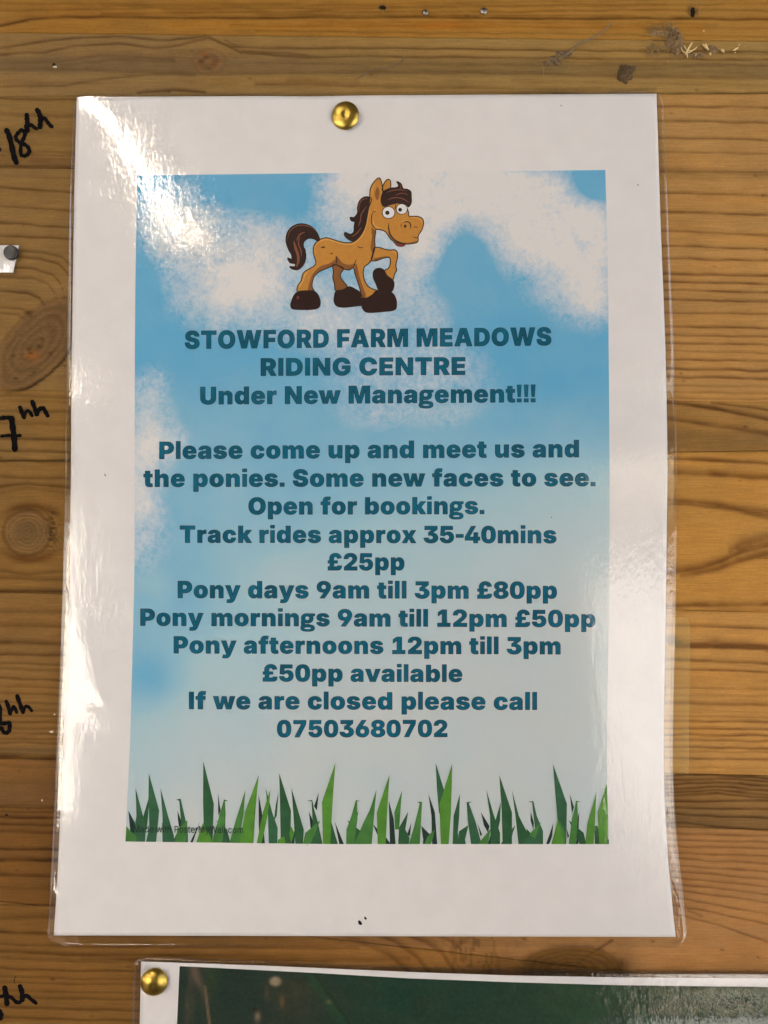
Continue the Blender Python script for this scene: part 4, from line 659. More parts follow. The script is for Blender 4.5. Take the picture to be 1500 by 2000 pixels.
b~1359~501,1512 108,1514 92,1508 84,1496 84,-8 92,-20 108,-26 492,-24 504,-16 510,0 510,88 516,105 560,56 596,28 628,7 700,-24 740,-34 884,-34 956,-16 1012,7 1060,36 1140,108 1188,175 1228,256 1260,360 1270,416 1270,464 1278,488 1278,632 1252,792 1228,864 1196,929 1132,1020 1044,1092 948,1136 860,1154 764,1154 684,1136 580,1076 523,1016 518,1048 518,1488/708,803 760,776 799,720 826,632 826,488 807,416 780,364 740,329 716,317 668,306 628,317 572,349 544,392 521,456 510,504 510,616 537,712 564,756 612,795 644,806~474,1472 132,1474 122,1464 122,24 132,14 466,16 470,176 478,192 492,198 508,196 522,184 548,136 588,88 644,48 692,24 764,6 868,6 940,24 1036,72 1086,112 1148,192 1188,272 1222,384 1230,480 1238,504 1238,616 1212,776 1188,848 1156,912 1092,1002 1020,1056 956,1088 852,1114 780,1114 740,1106 700,1096 652,1072 586,1024 556,984 516,914 500,906 486,912 478,936/732,840 780,814 812,782 840,736 866,648 866,472 848,400 824,352 772,298 732,276 692,266 652,266 612,276 550,312 532,330 504,376 480,440 470,488 470,632 480,680 512,760 572,822 628,846
c~1272~725,1152 564,1154 540,1146 508,1146 404,1120 308,1076 208,1000 152,936 108,865 60,736 42,624 42,480 60,376 108,247 152,176 192,128 260,68 363,8 460,-24 564,-42 716,-42 820,-24 892,0 973,40 1048,96 1104,160 1164,272 1188,360 1188,408 1164,432 1068,442 828,482 804,480 792,472 759,368 736,336 700,309 660,298 620,298 588,309 544,344 521,376 505,416 486,496 486,616 494,664 520,736 545,776 580,799 620,814 660,814 716,795 760,744 792,648 812,638 844,638 972,662 1164,686 1180,692 1188,704 1190,744 1180,792 1156,865 1112,944 1048,1016 980,1068 892,1112 820,1136~708,1112 580,1114 476,1096 380,1064 284,1008 228,960 188,912 148,848 100,720 82,608 82,496 100,392 140,280 188,200 236,144 332,72 444,24 580,-2 700,-2 804,16 876,40 980,96 1030,136 1084,208 1124,288 1150,384 1140,394 1052,402 868,434 828,434 808,368 778,320 732,276 684,258 604,258 556,276 502,328 480,360 464,400 446,480 446,632 456,688 488,768 516,806 556,836 612,854 684,854 732,836 788,782 808,744 828,683 836,680 1140,726 1148,736 1140,776 1108,864 1076,920 1028,978 956,1032 876,1072 804,1096
d~1359~1221,1512 836,1514 808,1504 802,1480 802,1040 796,1015 760,1056 716,1092 652,1128 556,1154 452,1154 348,1128 276,1092 216,1048 176,1008 136,952 84,848 68,800 50,712 50,672 42,640 42,472 50,448 50,408 68,320 116,199 172,116 236,52 284,20 364,-16 436,-34 580,-34 644,-16 693,8 724,28 796,97 801,88 804,-8 820,-24 1204,-26 1232,-16 1238,8 1238,1480/684,803 724,787 775,728 791,688 810,608 810,512 802,464 783,408 759,368 716,329 692,317 644,306 604,317 572,333 537,368 513,416 494,480 486,576 502,672 537,752 572,787 588,795 620,806~1194,1472 844,1470 842,936 840,920 828,908 812,908 798,920 764,984 731,1024 692,1056 636,1088 540,1114 468,1114 420,1104 364,1088 300,1056 234,1008 172,928 124,832 90,696 90,656 82,624 82,488 90,464 90,424 108,336 156,216 210,136 260,88 308,56 380,24 452,6 564,6 604,16 700,64 764,128 798,184 820,198 834,192 842,176 846,16 1196,18/708,840 748,822 794,776 816,744 832,704 850,624 850,496 824,392 794,344 746,296 708,276 668,266 628,266 588,276 556,292 496,352 472,400 454,464 446,592 454,616 454,656 472,720 500,774 548,822 604,846
e~1280~709,1152 556,1154 452,1136 379,1112 315,1080 260,1044 196,988 132,905 84,808 50,688 50,648 42,616 42,480 50,456 50,424 84,296 136,192 164,156 236,84 276,52 380,0 500,-34 540,-34 564,-42 724,-42 828,-24 925,8 1028,68 1084,116 1140,191 1182,288 1180,312 1164,328 828,378 804,372 768,320 724,293 692,282 604,282 540,309 501,352 478,408 474,440 484,445 1172,446 1188,452 1196,464 1198,664 1188,720 1164,808 1096,936 1008,1032 925,1088 828,1128 756,1146/676,827 708,815 743,792 775,736 780,710 500,706 480,712 505,776 532,803 588,830~692,1112 572,1114 468,1096 396,1072 332,1040 284,1008 228,960 172,888 124,792 90,672 90,632 82,600 82,496 90,472 90,440 124,312 172,216 252,126 300,88 396,40 516,6 556,6 580,-2 708,-2 812,16 908,48 956,72 1052,144 1100,208 1134,280 1131,288 1092,298 836,335 788,282 756,260 708,242 668,242 644,234 580,244 524,268 464,328 440,384 430,432 432,472 444,484 1148,486 1158,496 1158,648 1132,768 1076,888 1036,944 980,1000 892,1056 812,1088/700,864 732,852 764,830 800,784 826,720 826,688 818,672 796,666 460,666 436,674 430,688 448,760 468,798 510,840 572,870
f~899~725,1576 508,1578 412,1552 340,1516 312,1496 264,1448 212,1360 188,1280 178,1224 177,1144 164,1138 28,1138 12,1132 4,1120 4,831 12,820 28,814 164,814 177,808 178,8 180,-9 196,-24 588,-26 604,-20 612,-8 615,808 628,814 804,814 820,820 830,840 830,1104 824,1128 804,1138 628,1138 615,1144 614,1192 636,1227 668,1238 716,1238 788,1222 804,1228 812,1240 868,1504 868,1536 852,1552~708,1536 524,1538 428,1512 340,1464 300,1424 252,1344 226,1256 218,1208 218,1120 212,1106 196,1098 52,1098 42,1088 44,858 196,854 210,848 218,832 218,24 228,14 564,14 574,24 576,840 596,854 780,854 790,864 788,1094 596,1098 582,1104 574,1120 576,1216 588,1238 612,1262 652,1278 740,1278 764,1270 772,1273 780,1288 822,1504 819,1512 796,1520
g~1280~701,1136 444,1138 364,1120 300,1097 204,1044 132,972 83,888 60,824 50,776 50,608 77,496 42,424 42,240 50,216 50,104 58,80 58,32 20,-23 -4,-80 -14,-128 -14,-216 -4,-264 12,-305 32,-336 88,-392 180,-440 252,-464 420,-490 788,-490 948,-464 1020,-440 1108,-396 1168,-336 1189,-304 1204,-264 1214,-216 1214,-128 1196,-56 1160,8 1124,44 1093,64 988,112 876,138 788,147 776,184 756,194 476,194 436,186 388,187 377,192 388,208 396,252 492,238 660,238 684,246 716,246 836,280 940,340 1004,404 1032,440 1060,496 1084,576 1094,640 1094,744 1084,808 1066,872 1084,878 1196,878 1212,884 1220,896 1222,1104 1216,1120 1205,1128 748,1126/612,859 684,827 719,784 738,720 738,672 722,624 688,576 636,549 596,538 540,538 500,549 468,565 436,596 409,648 409,752 433,800 468,835 500,851 540,862/356,186 348,180 331,184/660,-117 788,-130 828,-141 876,-165 887,-184 876,-212 836,-235 804,-246 716,-262 508,-262 380,-235 348,-219 334,-200 337,-176 356,-157 428,-130 476,-122 540,-122 564,-114~684,1096 460,1098 380,1080 316,1056 228,1008 170,952 124,872 100,808 90,760 90,624 122,496 120,480 82,408 82,256 90,232 98,16 60,-40 36,-96 26,-144 26,-200 52,-288 108,-354 196,-400 268,-424 436,-450 772,-450 796,-442 884,-434 1004,-400 1084,-360 1132,-312 1164,-248 1174,-200 1174,-144 1164,-96 1140,-40 1100,8 996,64 860,98 756,108 744,120 740,150 732,154 484,154 460,146 388,146 364,138 332,138 300,148 288,160 288,208 308,228 348,234 352,288 364,300 380,302 436,286 476,286 508,278 644,278 748,296 820,320 916,376 972,432 996,464 1020,512 1046,600 1046,632 1054,656 1054,728 1036,824 1008,888 1008,904 1028,918 1180,922 1180,1086 788,1090 748,1082/636,896 706,864 738,832 760,800 778,736 778,656 760,600 738,568 706,536 628,500 524,498 484,508 446,528 398,576 368,632 368,768 396,822 452,876 484,892 524,902/684,-80 764,-82 844,-100 892,-124 914,-144 930,-176 928,-208 916,-230 892,-254 852,-276 732,-302 492,-302 364,-276 326,-256 296,-224 296,-160 332,-122 356,-108 460,-82 524,-82 556,-74
h~1364~493,1512 108,1514 92,1508 84,1496 84,-9 99,-24 116,-26 484,-26 512,-16 518,8 518,656 544,728 572,763 636,790 684,790 724,779 764,755 787,720 802,680 802,640 810,608 810,8 816,-16 844,-26 1221,-24 1236,-9 1238,8 1238,800 1228,848 1196,937 1152,1008 1084,1076 988,1128 940,1144 884,1154 772,1154 692,1136 596,1084 516,997 510,1024 510,1488~466,1472 132,1474 122,1464 124,18 132,14 476,18 478,664 488,712 516,766 556,804 620,830 700,830 740,820 788,790 824,744 842,696 842,656 850,624 852,18 1194,16 1198,784 1188,832 1156,920 1110,992 1036,1056 972,1088 924,1104 868,1114 788,1114 708,1096 620,1048 556,976 508,890 492,882 478,888 470,912
i~570~445,1576 100,1578 76,1572 66,1544 66,1304 72,1280 100,1270 428,1270 452,1276 462,1304 462,1552/445,1112 92,1114 76,1108 68,1096 66,16 68,-1 84,-16 436,-18 452,-12 460,0 462,1080~418,1536 110,1536 108,1314 418,1312/418,1072 116,1074 106,1064 106,32 116,22 412,22 422,32
k~1276~501,1512 108,1514 92,1508 84,1496 84,-9 92,-20 108,-26 484,-26 508,-20 518,0 518,304 529,328 556,354 776,-16 787,-24 1245,-24 1260,-8 1260,17 881,624 897,656 1240,1088 1244,1121 1236,1132 1220,1138 780,1136 768,1128 524,799 518,832 518,1480~474,1472 132,1474 122,1464 124,18 474,16 478,320 488,344 526,392 556,414 572,406 592,384 788,48 812,15 1202,16 1196,40 830,624 836,646 1148,1040 1172,1072 1181,1096 804,1097 732,1008 532,730 516,722 492,724 480,736 478,752
l~570~445,1552 92,1554 76,1548 68,1536 66,16 68,-1 84,-16 436,-18 452,-12 460,0 462,1520~418,1512 116,1514 106,1504 106,32 116,22 412,22 422,32
m~1965~1525,1152 1404,1154 1356,1144 1292,1121 1208,1072 1144,1008 1100,941 1092,946 1056,1016 1012,1076 964,1113 916,1136 860,1152 756,1154 659,1128 596,1092 500,989 484,1120 468,1136 116,1138 92,1132 82,1104 82,8 88,-16 116,-26 484,-26 512,-16 518,8 518,680 536,736 564,771 604,790 660,790 700,775 724,756 743,720 754,680 754,8 760,-16 788,-26 1140,-26 1164,-20 1174,8 1174,688 1201,752 1220,771 1260,790 1308,790 1348,779 1371,760 1399,712 1410,664 1410,8 1416,-16 1444,-26 1812,-26 1836,-20 1846,8 1846,760 1828,888 1804,953 1776,1000 1720,1064 1636,1120 1596,1136~1508,1112 1420,1114 1380,1106 1324,1088 1260,1056 1228,1034 1180,984 1148,936 1120,872 1100,858 1076,866 1020,992 980,1043 948,1072 900,1096 844,1112 772,1114 724,1104 644,1072 612,1050 556,992 504,896 484,882 470,888 462,904 462,936 454,960 454,1032 442,1096 126,1096 124,18 132,14 476,18 480,704 504,768 548,812 588,830 676,830 724,812 762,776 784,736 794,696 796,18 1130,16 1136,712 1164,774 1204,812 1244,830 1324,830 1364,820 1402,792 1440,728 1450,680 1452,18 1802,16 1806,744 1788,872 1764,936 1700,1026 1620,1080 1580,1096
n~1364~893,1152 772,1154 691,1136 596,1084 548,1036 500,974 494,992 494,1112 488,1128 476,1136 116,1138 88,1128 82,1104 82,8 92,-20 116,-26 484,-26 512,-16 518,8 518,656 529,696 556,748 572,763 604,779 644,790 700,787 764,755 787,720 802,680 802,640 810,608 810,8 816,-16 844,-26 1212,-26 1232,-16 1238,8 1238,792 1228,848 1196,936 1168,984 1148,1012 1088,1072 988,1128 940,1144~876,1112 788,1114 748,1106 708,1096 644,1064 580,1008 540,952 500,874 484,866 470,872 462,888 450,1096 124,1094 126,16 476,18 478,672 488,712 518,768 556,804 588,820 628,830 708,830 756,812 804,774 824,744 840,704 850,624 852,18 860,14 1196,18 1198,776 1188,832 1156,920 1132,960 1068,1034 972,1088
o~1318~725,1152 564,1154 460,1136 364,1104 284,1060 208,1000 152,936 108,865 60,736 42,624 42,480 60,376 108,247 152,176 192,128 260,68 363,8 460,-24 564,-42 716,-42 820,-24 949,24 1028,76 1120,168 1156,223 1188,287 1220,392 1238,512 1230,672 1212,752 1188,824 1136,920 1108,956 1032,1032 973,1072 892,1112 820,1136/676,811 708,795 740,764 767,712 786,648 786,616 794,592 794,520 775,424 743,352 708,317 676,301 612,298 556,329 529,360 513,392 486,496 486,616 494,664 513,720 548,780 612,814~708,1112 580,1114 476,1096 380,1064 284,1008 228,960 188,912 148,848 100,720 82,608 82,496 100,392 140,280 188,200 236,144 332,72 420,32 484,14 580,-2 700,-2 804,16 900,48 1004,112 1078,184 1116,240 1148,304 1172,376 1190,456 1198,576 1190,600 1190,656 1182,696 1148,808 1100,896 1070,936 1012,994 956,1032 876,1072 804,1096/692,852 730,832 778,784 816,704 834,608 834,504 826,480 826,448 808,384 784,336 732,282 684,258 596,258 524,298 492,338 472,376 446,480 446,632 472,736 508,798 532,822 596,854
p~1359~877,1152 764,1154 684,1136 580,1076 516,1005 510,1024 510,1112 504,1128 492,1136 108,1138 92,1132 84,1121 82,-408 84,-425 99,-440 484,-442 512,-432 518,-408 518,64 524,97 560,56 596,28 676,-16 740,-34 892,-32 997,0 1092,60 1168,144 1221,240 1260,360 1278,496 1278,632 1270,656 1270,704 1252,792 1228,864 1196,929 1160,984 1108,1044 1044,1092 973,1128/708,803 760,776 799,720 826,632 826,488 807,416 780,364 740,329 716,317 668,306 628,317 572,349 544,392 521,456 510,504 510,616 537,712 564,756 612,795 644,806~860,1112 780,1114 700,1096 652,1072 586,1024 556,984 524,922 500,906 478,912 470,928 466,1096 124,1094 126,-400 476,-398 478,168 480,184 492,196 516,190 548,136 580,96 644,48 692,24 756,6 868,6 980,40 1068,96 1132,168 1180,256 1222,384 1238,512 1238,616 1230,640 1230,688 1212,776 1188,848 1156,912 1084,1008 1020,1056 956,1088/732,840 780,814 812,782 840,736 866,648 866,472 848,400 824,352 772,298 732,276 692,266 652,266 612,276 550,312 532,330 504,376 480,440 470,488 470,632 480,680 512,760 572,822 628,846
r~922~805,1152 708,1154 643,1136 568,1088 516,1023 511,1032 508,1120 492,1136 116,1138 88,1128 82,1104 82,8 92,-20 116,-26 484,-26 512,-16 518,8 518,608 526,648 556,708 596,747 628,763 700,782 844,766 860,772 868,783 870,1112 852,1140~788,1112 724,1114 660,1096 628,1080 588,1048 564,1016 540,976 520,912 506,896 492,890 478,896 470,912 466,1096 124,1094 126,16 476,18 478,624 488,672 518,728 572,782 612,804 676,822 828,814 830,1096 825,1104
s~1238~685,1152 508,1154 396,1136 307,1112 196,1052 124,980 84,913 68,864 58,808 60,720 84,632 128,560 196,500 268,463 356,432 424,416 388,403 84,362 52,352 36,337 34,320 52,248 96,168 172,84 252,31 372,-16 516,-42 684,-42 796,-24 876,0 965,40 1024,80 1096,152 1132,207 1156,272 1166,328 1166,408 1156,456 1133,512 1112,544 1060,596 989,640 900,672 556,738 516,757 501,776 494,792 500,811 524,831 564,846 628,846 684,828 719,800 744,752 764,742 804,742 1076,782 1109,792 1124,807 1124,856 1084,945 1060,980 1004,1036 925,1088 868,1112 788,1136/468,411 628,382 684,363 719,336 719,304 676,277 628,266 556,274 524,285 504,296 465,336 444,385 424,408~668,1112 524,1114 420,1098 324,1072 220,1016 162,960 124,896 106,840 98,744 124,648 170,576 220,536 300,496 372,472 644,422 700,404 724,390 760,352 762,296 754,280 730,256 692,236 644,226 588,226 540,234 492,252 452,282 404,359 396,362 100,322 84,314 84,288 116,216 156,160 196,120 300,56 388,24 468,6 508,6 540,-2 668,-2 692,6 732,6 860,40 948,80 1004,118 1060,176 1092,224 1116,288 1126,336 1126,392 1118,432 1092,496 1044,554 988,592 884,632 820,648 532,700 494,720 464,752 454,776 456,824 494,864 548,886 644,886 684,876 724,854 756,822 772,792 788,782 812,790 1060,822 1083,832 1076,864 1028,952 948,1024 892,1056 804,1088
t~851~557,1400 155,1400 144,1392 138,1376 137,1144 124,1138 20,1136 4,1121 2,1104 4,832 12,820 28,814 124,814 137,808 138,312 146,288 146,232 164,167 208,88 260,36 291,16 388,-24 532,-42 668,-34 724,-24 788,-4 798,24 752,304 732,314 700,314 676,306 604,309 588,321 574,360 575,808 588,814 748,814 768,824 774,848 774,1104 772,1121 756,1136 588,1138 575,1144 574,1376~530,1360 180,1358 176,1112 156,1098 44,1094 42,864 52,854 156,854 176,840 178,328 196,208 228,136 284,72 356,32 452,6 516,6 548,-2 580,6 652,6 700,14 740,24 755,32 756,40 716,269 588,268 556,290 534,344 536,840 556,854 732,858 734,1088 724,1098 556,1098 540,1106 534,1120
u~1364~1221,1136 844,1138 816,1128 810,1104 810,512 802,480 802,440 767,368 724,340 692,330 628,330 580,349 545,384 529,416 518,456 518,1104 512,1128 484,1138 116,1138 88,1128 82,1104 82,352 100,256 124,191 160,128 216,64 283,16 380,-24 420,-34 564,-34 636,-16 708,20 756,60 820,139 826,120 828,8 840,-16 852,-24 1204,-26 1232,-16 1238,8 1238,1104~1194,1096 852,1094 850,496 842,464 842,424 824,376 802,344 756,308 708,290 612,290 564,308 510,360 488,400 478,448 476,1094 468,1098 124,1094 122,368 140,272 164,208 196,152 236,102 300,56 332,40 428,8 548,6 596,16 684,56 723,88 780,160 828,254 844,262 858,256 866,240 866,32 875,16 1196,18
v~1327~1277,1136 876,1138 848,1128 716,672 652,421 641,432 612,560 460,1088 444,1124 428,1136 412,1138 28,1138 0,1128 -6,1104 4,1072 364,64 388,-1 404,-20 428,-26 860,-26 888,-16 924,72 1292,1096 1292,1120~1238,1096 884,1095 732,568 672,296 652,282 638,288 624,304 572,544 412,1093 396,1098 47,1096 44,1088 431,16 844,14 860,24
w~1830~1789,1136 1380,1138 1352,1128 1228,485 1166,736 1092,1112 1069,1136 732,1138 704,1128 569,512 556,493 510,704 436,1112 428,1124 412,1136 396,1138 12,1138 -12,1132 -20,1120 -20,1104 304,-8 332,-26 716,-26 740,-20 772,72 868,408 892,515 996,136 1036,0 1048,-16 1076,-26 1452,-26 1476,-20 1500,40 1804,1080 1806,1112~1758,1096 1388,1094 1266,456 1258,376 1244,338 1228,330 1214,336 1206,352 1206,376 1126,720 1052,1093 1036,1098 742,1096 594,440 576,336 556,322 542,328 534,344 518,464 470,688 396,1093 380,1098 34,1096 36,1064 340,19 356,14 708,18 828,424 872,648 892,662 908,654 920,624 972,376 1076,19 1092,14 1444,17 1460,56
x~1282~1205,1136 795,1136 764,1105 636,849 628,836 620,836 484,1113 461,1136 60,1138 36,1132 26,1112 44,1071 311,616 331,568 20,41 4,8 8,-16 36,-26 429,-24 452,-1 524,135 612,324 622,320 764,31 792,-16 803,-24 1204,-26 1228,-20 1236,-8 1236,8 1212,57 929,528 907,576 1212,1087 1222,1112~1158,1096 812,1096 708,904 648,768 634,752 620,746 600,760 548,888 444,1094 86,1096 84,1088 116,1032 352,632 376,584 378,568 60,24 62,16 412,18 516,216 592,392 612,406 626,400 640,384 804,48 827,16 1178,16 1172,40 888,512 864,560 862,576 864,592
y~1335~1285,1136 884,1138 856,1128 700,648 644,452 636,452 631,464 596,616 460,1088 444,1124 428,1136 412,1138 28,1138 0,1128 -4,1096 407,-8 418,-48 415,-72 400,-88 388,-99 356,-110 284,-110 196,-86 168,-104 84,-376 84,-392 100,-412 164,-432 220,-442 268,-442 292,-450 396,-450 420,-442 476,-440 564,-416 629,-384 692,-340 744,-288 796,-209 836,-128 1284,1056 1302,1112~1246,1096 892,1095 844,960 716,552 656,304 636,290 616,304 590,464 556,600 412,1093 396,1098 50,1096 50,1080 68,1024 448,8 458,-32 456,-88 404,-140 372,-150 276,-150 212,-134 204,-138 140,-336 133,-376 188,-394 284,-402 308,-410 452,-402 548,-376 612,-344 668,-304 708,-264 756,-192 796,-112
£~1391~797,1536 692,1538 668,1530 628,1530 580,1520 452,1473 380,1428 300,1348 236,1249 212,1184 194,1088 194,936 202,912 201,888 188,882 76,880 64,872 58,856 60,624 68,612 84,606 204,606 217,600 226,568 226,480 234,448 231,424 212,381 188,365 132,346 76,344 60,328 58,0 64,-16 75,-24 900,-26 932,-18 1004,-18 1100,8 1180,52 1240,112 1284,191 1302,272 1302,400 1296,416 1284,424 924,426 908,420 900,408 898,360 892,347 596,346 571,352 620,432 630,472 630,592 636,605 916,606 932,612 942,632 942,856 932,876 908,882 628,882 615,888 614,1056 625,1096 644,1132 660,1147 692,1163 740,1174 820,1155 851,1120 871,1080 876,1048 888,1024 908,1014 1252,1064 1276,1076 1284,1088 1286,1120 1276,1160 1236,1265 1176,1352 1112,1416 1053,1456 972,1496 900,1520~780,1496 708,1498 604,1482 468,1432 404,1392 338,1328 276,1232 252,1168 234,1072 240,856 220,842 108,842 98,832 100,650 236,646 252,638 266,584 266,496 274,464 272,408 256,368 236,346 204,324 156,308 100,302 102,16 884,14 916,22 988,22 1084,48 1156,88 1204,136 1244,208 1262,280 1262,376 1252,386 948,386 938,376 936,328 922,312 908,306 492,306 472,320 478,344 532,376 548,392 580,448 590,488 590,584 582,616 590,640 612,646 892,646 902,656 898,840 596,842 576,856 574,1072 584,1112 606,1152 638,1184 676,1204 724,1214 772,1214 836,1196 882,1152 912,1096 916,1066 924,1061 964,1062 1036,1078 1228,1102 1243,1112 1220,1192 1196,1248 1140,1328 1084,1384 1036,1416 956,1456 876,1482""")
PLAIN = load_glyphs(""" ~560~~
.~550~331,256 236,263 204,247 141,168 141,80 157,48 220,-7 316,-15 364,9 419,88 411,184 356,247~
M~1856~1683,1488 1396,1495 1381,1480 1037,584 932,231 835,552 475,1480 460,1495 180,1495 173,0 371,0 364,1265 509,824 844,-7 1019,0 1371,904 1484,1265 1477,0 1676,-7~
P~1310~755,1488 173,1488 180,-7 379,0 380,529 748,529 932,569 1068,657 1123,720 1171,808 1203,928 1203,1104 1171,1216 1139,1280 1099,1336 996,1423 884,1471/724,1313 812,1297 884,1265 957,1192 997,1080 997,952 965,848 884,759 788,719 380,711 379,1312~
W~2029~1979,1488 1772,1495 1757,1472 1533,600 1452,199 1339,704 1139,1472 1124,1495 908,1495 893,1480 637,504 580,215 571,216 523,480 267,1488 60,1495 61,1432 453,0 684,-7 699,8 963,984 1012,1249 1085,904 1325,16 1340,-7 1564,-7 1587,40~
a~1154~643,1128 452,1127 364,1103 284,1063 181,976 117,864 300,809 380,905 452,945 500,961 652,961 740,921 781,872 805,792 797,712 764,687 708,671 524,655 348,623 212,567 141,504 109,456 85,376 93,224 141,120 220,41 340,-15 508,-31 620,-7 708,41 804,153 812,-7 996,-7 1003,792 987,880 931,992 868,1055 756,1111/804,553 797,336 765,264 692,191 572,143 444,143 356,175 315,208 283,272 283,352 299,392 340,433 452,481 708,513 788,537~
c~1174~683,1128 500,1127 420,1103 308,1039 181,896 125,768 101,648 109,408 141,296 189,200 229,144 348,41 428,1 524,-23 708,-23 820,9 884,41 995,136 1075,280 1060,311 892,351 861,272 780,191 684,151 548,151 492,167 420,215 371,272 331,352 299,496 299,608 315,704 339,776 387,856 468,929 572,961 660,961 724,945 788,913 845,856 892,769 1075,816 1011,952 924,1039 812,1103 732,1127~
d~1258~1107,1488 909,1488 908,943 804,1063 708,1119 636,1135 516,1135 396,1103 300,1047 221,968 149,848 101,664 101,448 133,304 181,200 253,104 404,1 492,-23 692,-15 796,41 883,152 916,169 924,-7 1107,0/644,961 748,929 853,824 893,728 909,640 909,472 861,304 764,191 668,151 548,151 460,183 371,272 331,352 307,440 299,616 339,784 395,872 500,945 564,961~
e~1197~675,1128 548,1135 436,1111 340,1063 268,1007 213,944 149,832 101,648 109,400 133,312 181,208 229,144 348,41 436,1 532,-23 724,-23 844,9 908,41 1019,136 1083,256 1044,279 900,311 845,224 780,175 708,151 604,143 516,159 436,199 387,240 331,328 307,400 300,497 1099,504 1091,736 1067,824 1003,944 932,1023 852,1079 780,1111/668,961 756,929 829,864 877,776 900,655 299,656 323,768 355,832 404,889 516,953~
h~1217~347,1488 149,1488 149,0 347,0 355,752 395,848 460,913 548,953 636,961 740,937 796,897 829,856 861,776 869,0 1060,-7 1067,768 1035,912 987,1000 924,1063 836,1111 740,1135 628,1135 484,1087 381,992 348,927~
i~502~299,1536 212,1543 180,1527 125,1464 117,1408 133,1360 212,1297 292,1297 324,1313 379,1376 387,1400 379,1464 324,1527/347,1112 149,1112 156,-7 347,0~
l~480~331,1528 149,1528 156,1 331,8~
m~1801~1331,1136 1204,1135 1084,1087 981,992 940,911 931,952 891,1024 820,1095 732,1135 628,1143 484,1095 381,1000 348,927 347,1112 156,1119 149,0 347,0 347,728 363,808 411,888 460,929 548,961 636,961 740,913 797,824 805,0 996,-7 1003,792 1051,888 1100,929 1180,961 1284,961 1364,929 1413,888 1437,848 1453,784 1453,0 1644,-7 1651,800 1635,896 1579,1008 1508,1079 1412,1127~
o~1231~683,1128 500,1127 420,1103 308,1039 181,896 125,768 101,648 109,408 141,296 189,200 229,144 348,41 428,1 524,-23 748,-15 884,41 948,89 1027,176 1091,296 1131,464 1123,696 1083,832 1035,920 924,1039 876,1071 764,1119/660,961 724,945 796,905 877,808 925,664 933,496 901,352 861,272 820,223 716,159 548,151 452,191 371,272 331,352 307,440 299,608 339,776 387,856 484,937 572,961~
r~777~739,1128 580,1135 524,1119 420,1055 348,943 340,1119 149,1112 156,-7 347,0 347,712 387,832 436,889 524,937 556,945 732,937~
s~1088~635,1128 492,1135 404,1119 292,1071 189,976 141,872 133,784 149,704 181,640 244,577 308,537 420,497 676,441 724,417 781,352 789,288 765,232 700,175 596,143 492,143 404,167 331,224 284,319 108,279 101,264 125,192 157,136 260,41 396,-15 644,-23 780,17 860,65 939,144 987,248 995,320 979,416 939,488 892,535 780,599 412,695 355,744 339,776 339,856 355,888 412,937 500,969 612,969 700,937 765,872 796,817 948,849 971,864 931,952 860,1039 756,1103~
t~678~379,1376 181,1376 181,1120 28,1119 21,960 181,952 181,256 213,128 268,57 364,1 428,-15 572,-15 643,8 603,160 436,167 395,208 379,272 379,952 604,953 611,1112 379,1120~
w~1682~1619,1112 1405,1112 1172,223 1131,432 955,1096 940,1119 748,1119 733,1104 589,576 508,207 427,568 275,1112 68,1119 61,1112 397,8 412,-7 588,-7 603,8 763,560 844,889 909,600 1077,16 1092,-7 1276,-7~
y~1159~1107,1112 893,1112 669,496 580,183 483,512 267,1112 53,1112 477,-8 437,-128 372,-225 284,-257 212,-241 181,-248 133,-400 148,-415 316,-431 412,-407 484,-367 571,-272 635,-136~""")
def layout(font, text, x0, x1, y0, y1, cap, track=0, wf=1.0):
    pos = 0; items = []
    for ch in text:
        adv, o, i = font[ch]
        if ch == ' ': pos += adv * wf + track; continue
        items.append((pos, o, i)); pos += adv + track
    mn = min(x + q for q, o, _ in items[:1] for c in o for x, y in c)
    mxx = max(x + q for q, o, _ in items[-1:] for c in o for x, y in c)
    sx = (x1 - x0) / (mxx - mn); sy = cap / 1520.0
    def tr(q, c):
        out = []
        for x, y in c:
            X = x0 + (x + q - mn) * sx; t = (X - x0) / (x1 - x0)
            out.append((X, y0 + (y1 - y0) * t - (y + 10) * sy))
        return out
    return [[tr(q, c) for c in o] for q, o, _ in items], [[tr(q, c) for c in i] for q, _, i in items]
TEXT = [("STOWFORD FARM MEADOWS", 361, 1077, 681.5, 674.5, 35.5), ("RIDING CENTRE", 509, 909, 734, 732, 34.5), ("Under New Management!!!", 391, 1046, 790, 785.5, 34.5),
        ("Please come up and meet us and", 311, 1131, 896.5, 893, 34), ("the ponies. Some new faces to see.", 280, 1163, 951, 949.5, 34),
        ("Open for bookings.", 485, 946, 1005, 1004, 33.5), ("Track rides approx 35-40mins", 351, 1087, 1060, 1061, 33.5), ("£25pp", 640, 790, 1114, 1114, 33.5),
        ("Pony days 9am till 3pm £80pp", 347, 1088, 1168, 1169.5, 33.5), ("Pony mornings 9am till 12pm £50pp", 274, 1163, 1222, 1225, 33.5),
        ("Pony afternoons 12pm till 3pm", 339, 1095, 1276, 1278, 33.5), ("£50pp available", 513, 903, 1331, 1332, 33.5),
        ("If we are closed please call", 369, 1049, 1385, 1386.5, 34), ("07503680702", 541, 874, 1440, 1439.5, 33.5)]
outs, ins = [], []
for t_, x0, x1, y0, y1, cap_ in TEXT:
    a_, b_ = layout(BOLD, t_, x0, x1, y0, y1, cap_, 8, .95); outs += a_; ins += b_
M['let_edge'] = flat_mat('lettering_dark_edge', (.003, .030, .050), .8, .15, 900)
m, n, b = new_mat('lettering_teal'); M['let'] = m
v = mapping(n, (1, 1, 1))
c = mix(n, mapr(n, noise(n, v, 110, 3), .35, .65, 0, 1), (.0003, .100, .175), (.0005, .150, .265))
c = mix(n, mapr(n, noise(n, v, 1500, 2), .3, .7, 0, .35), c, (.006, .075, .115))
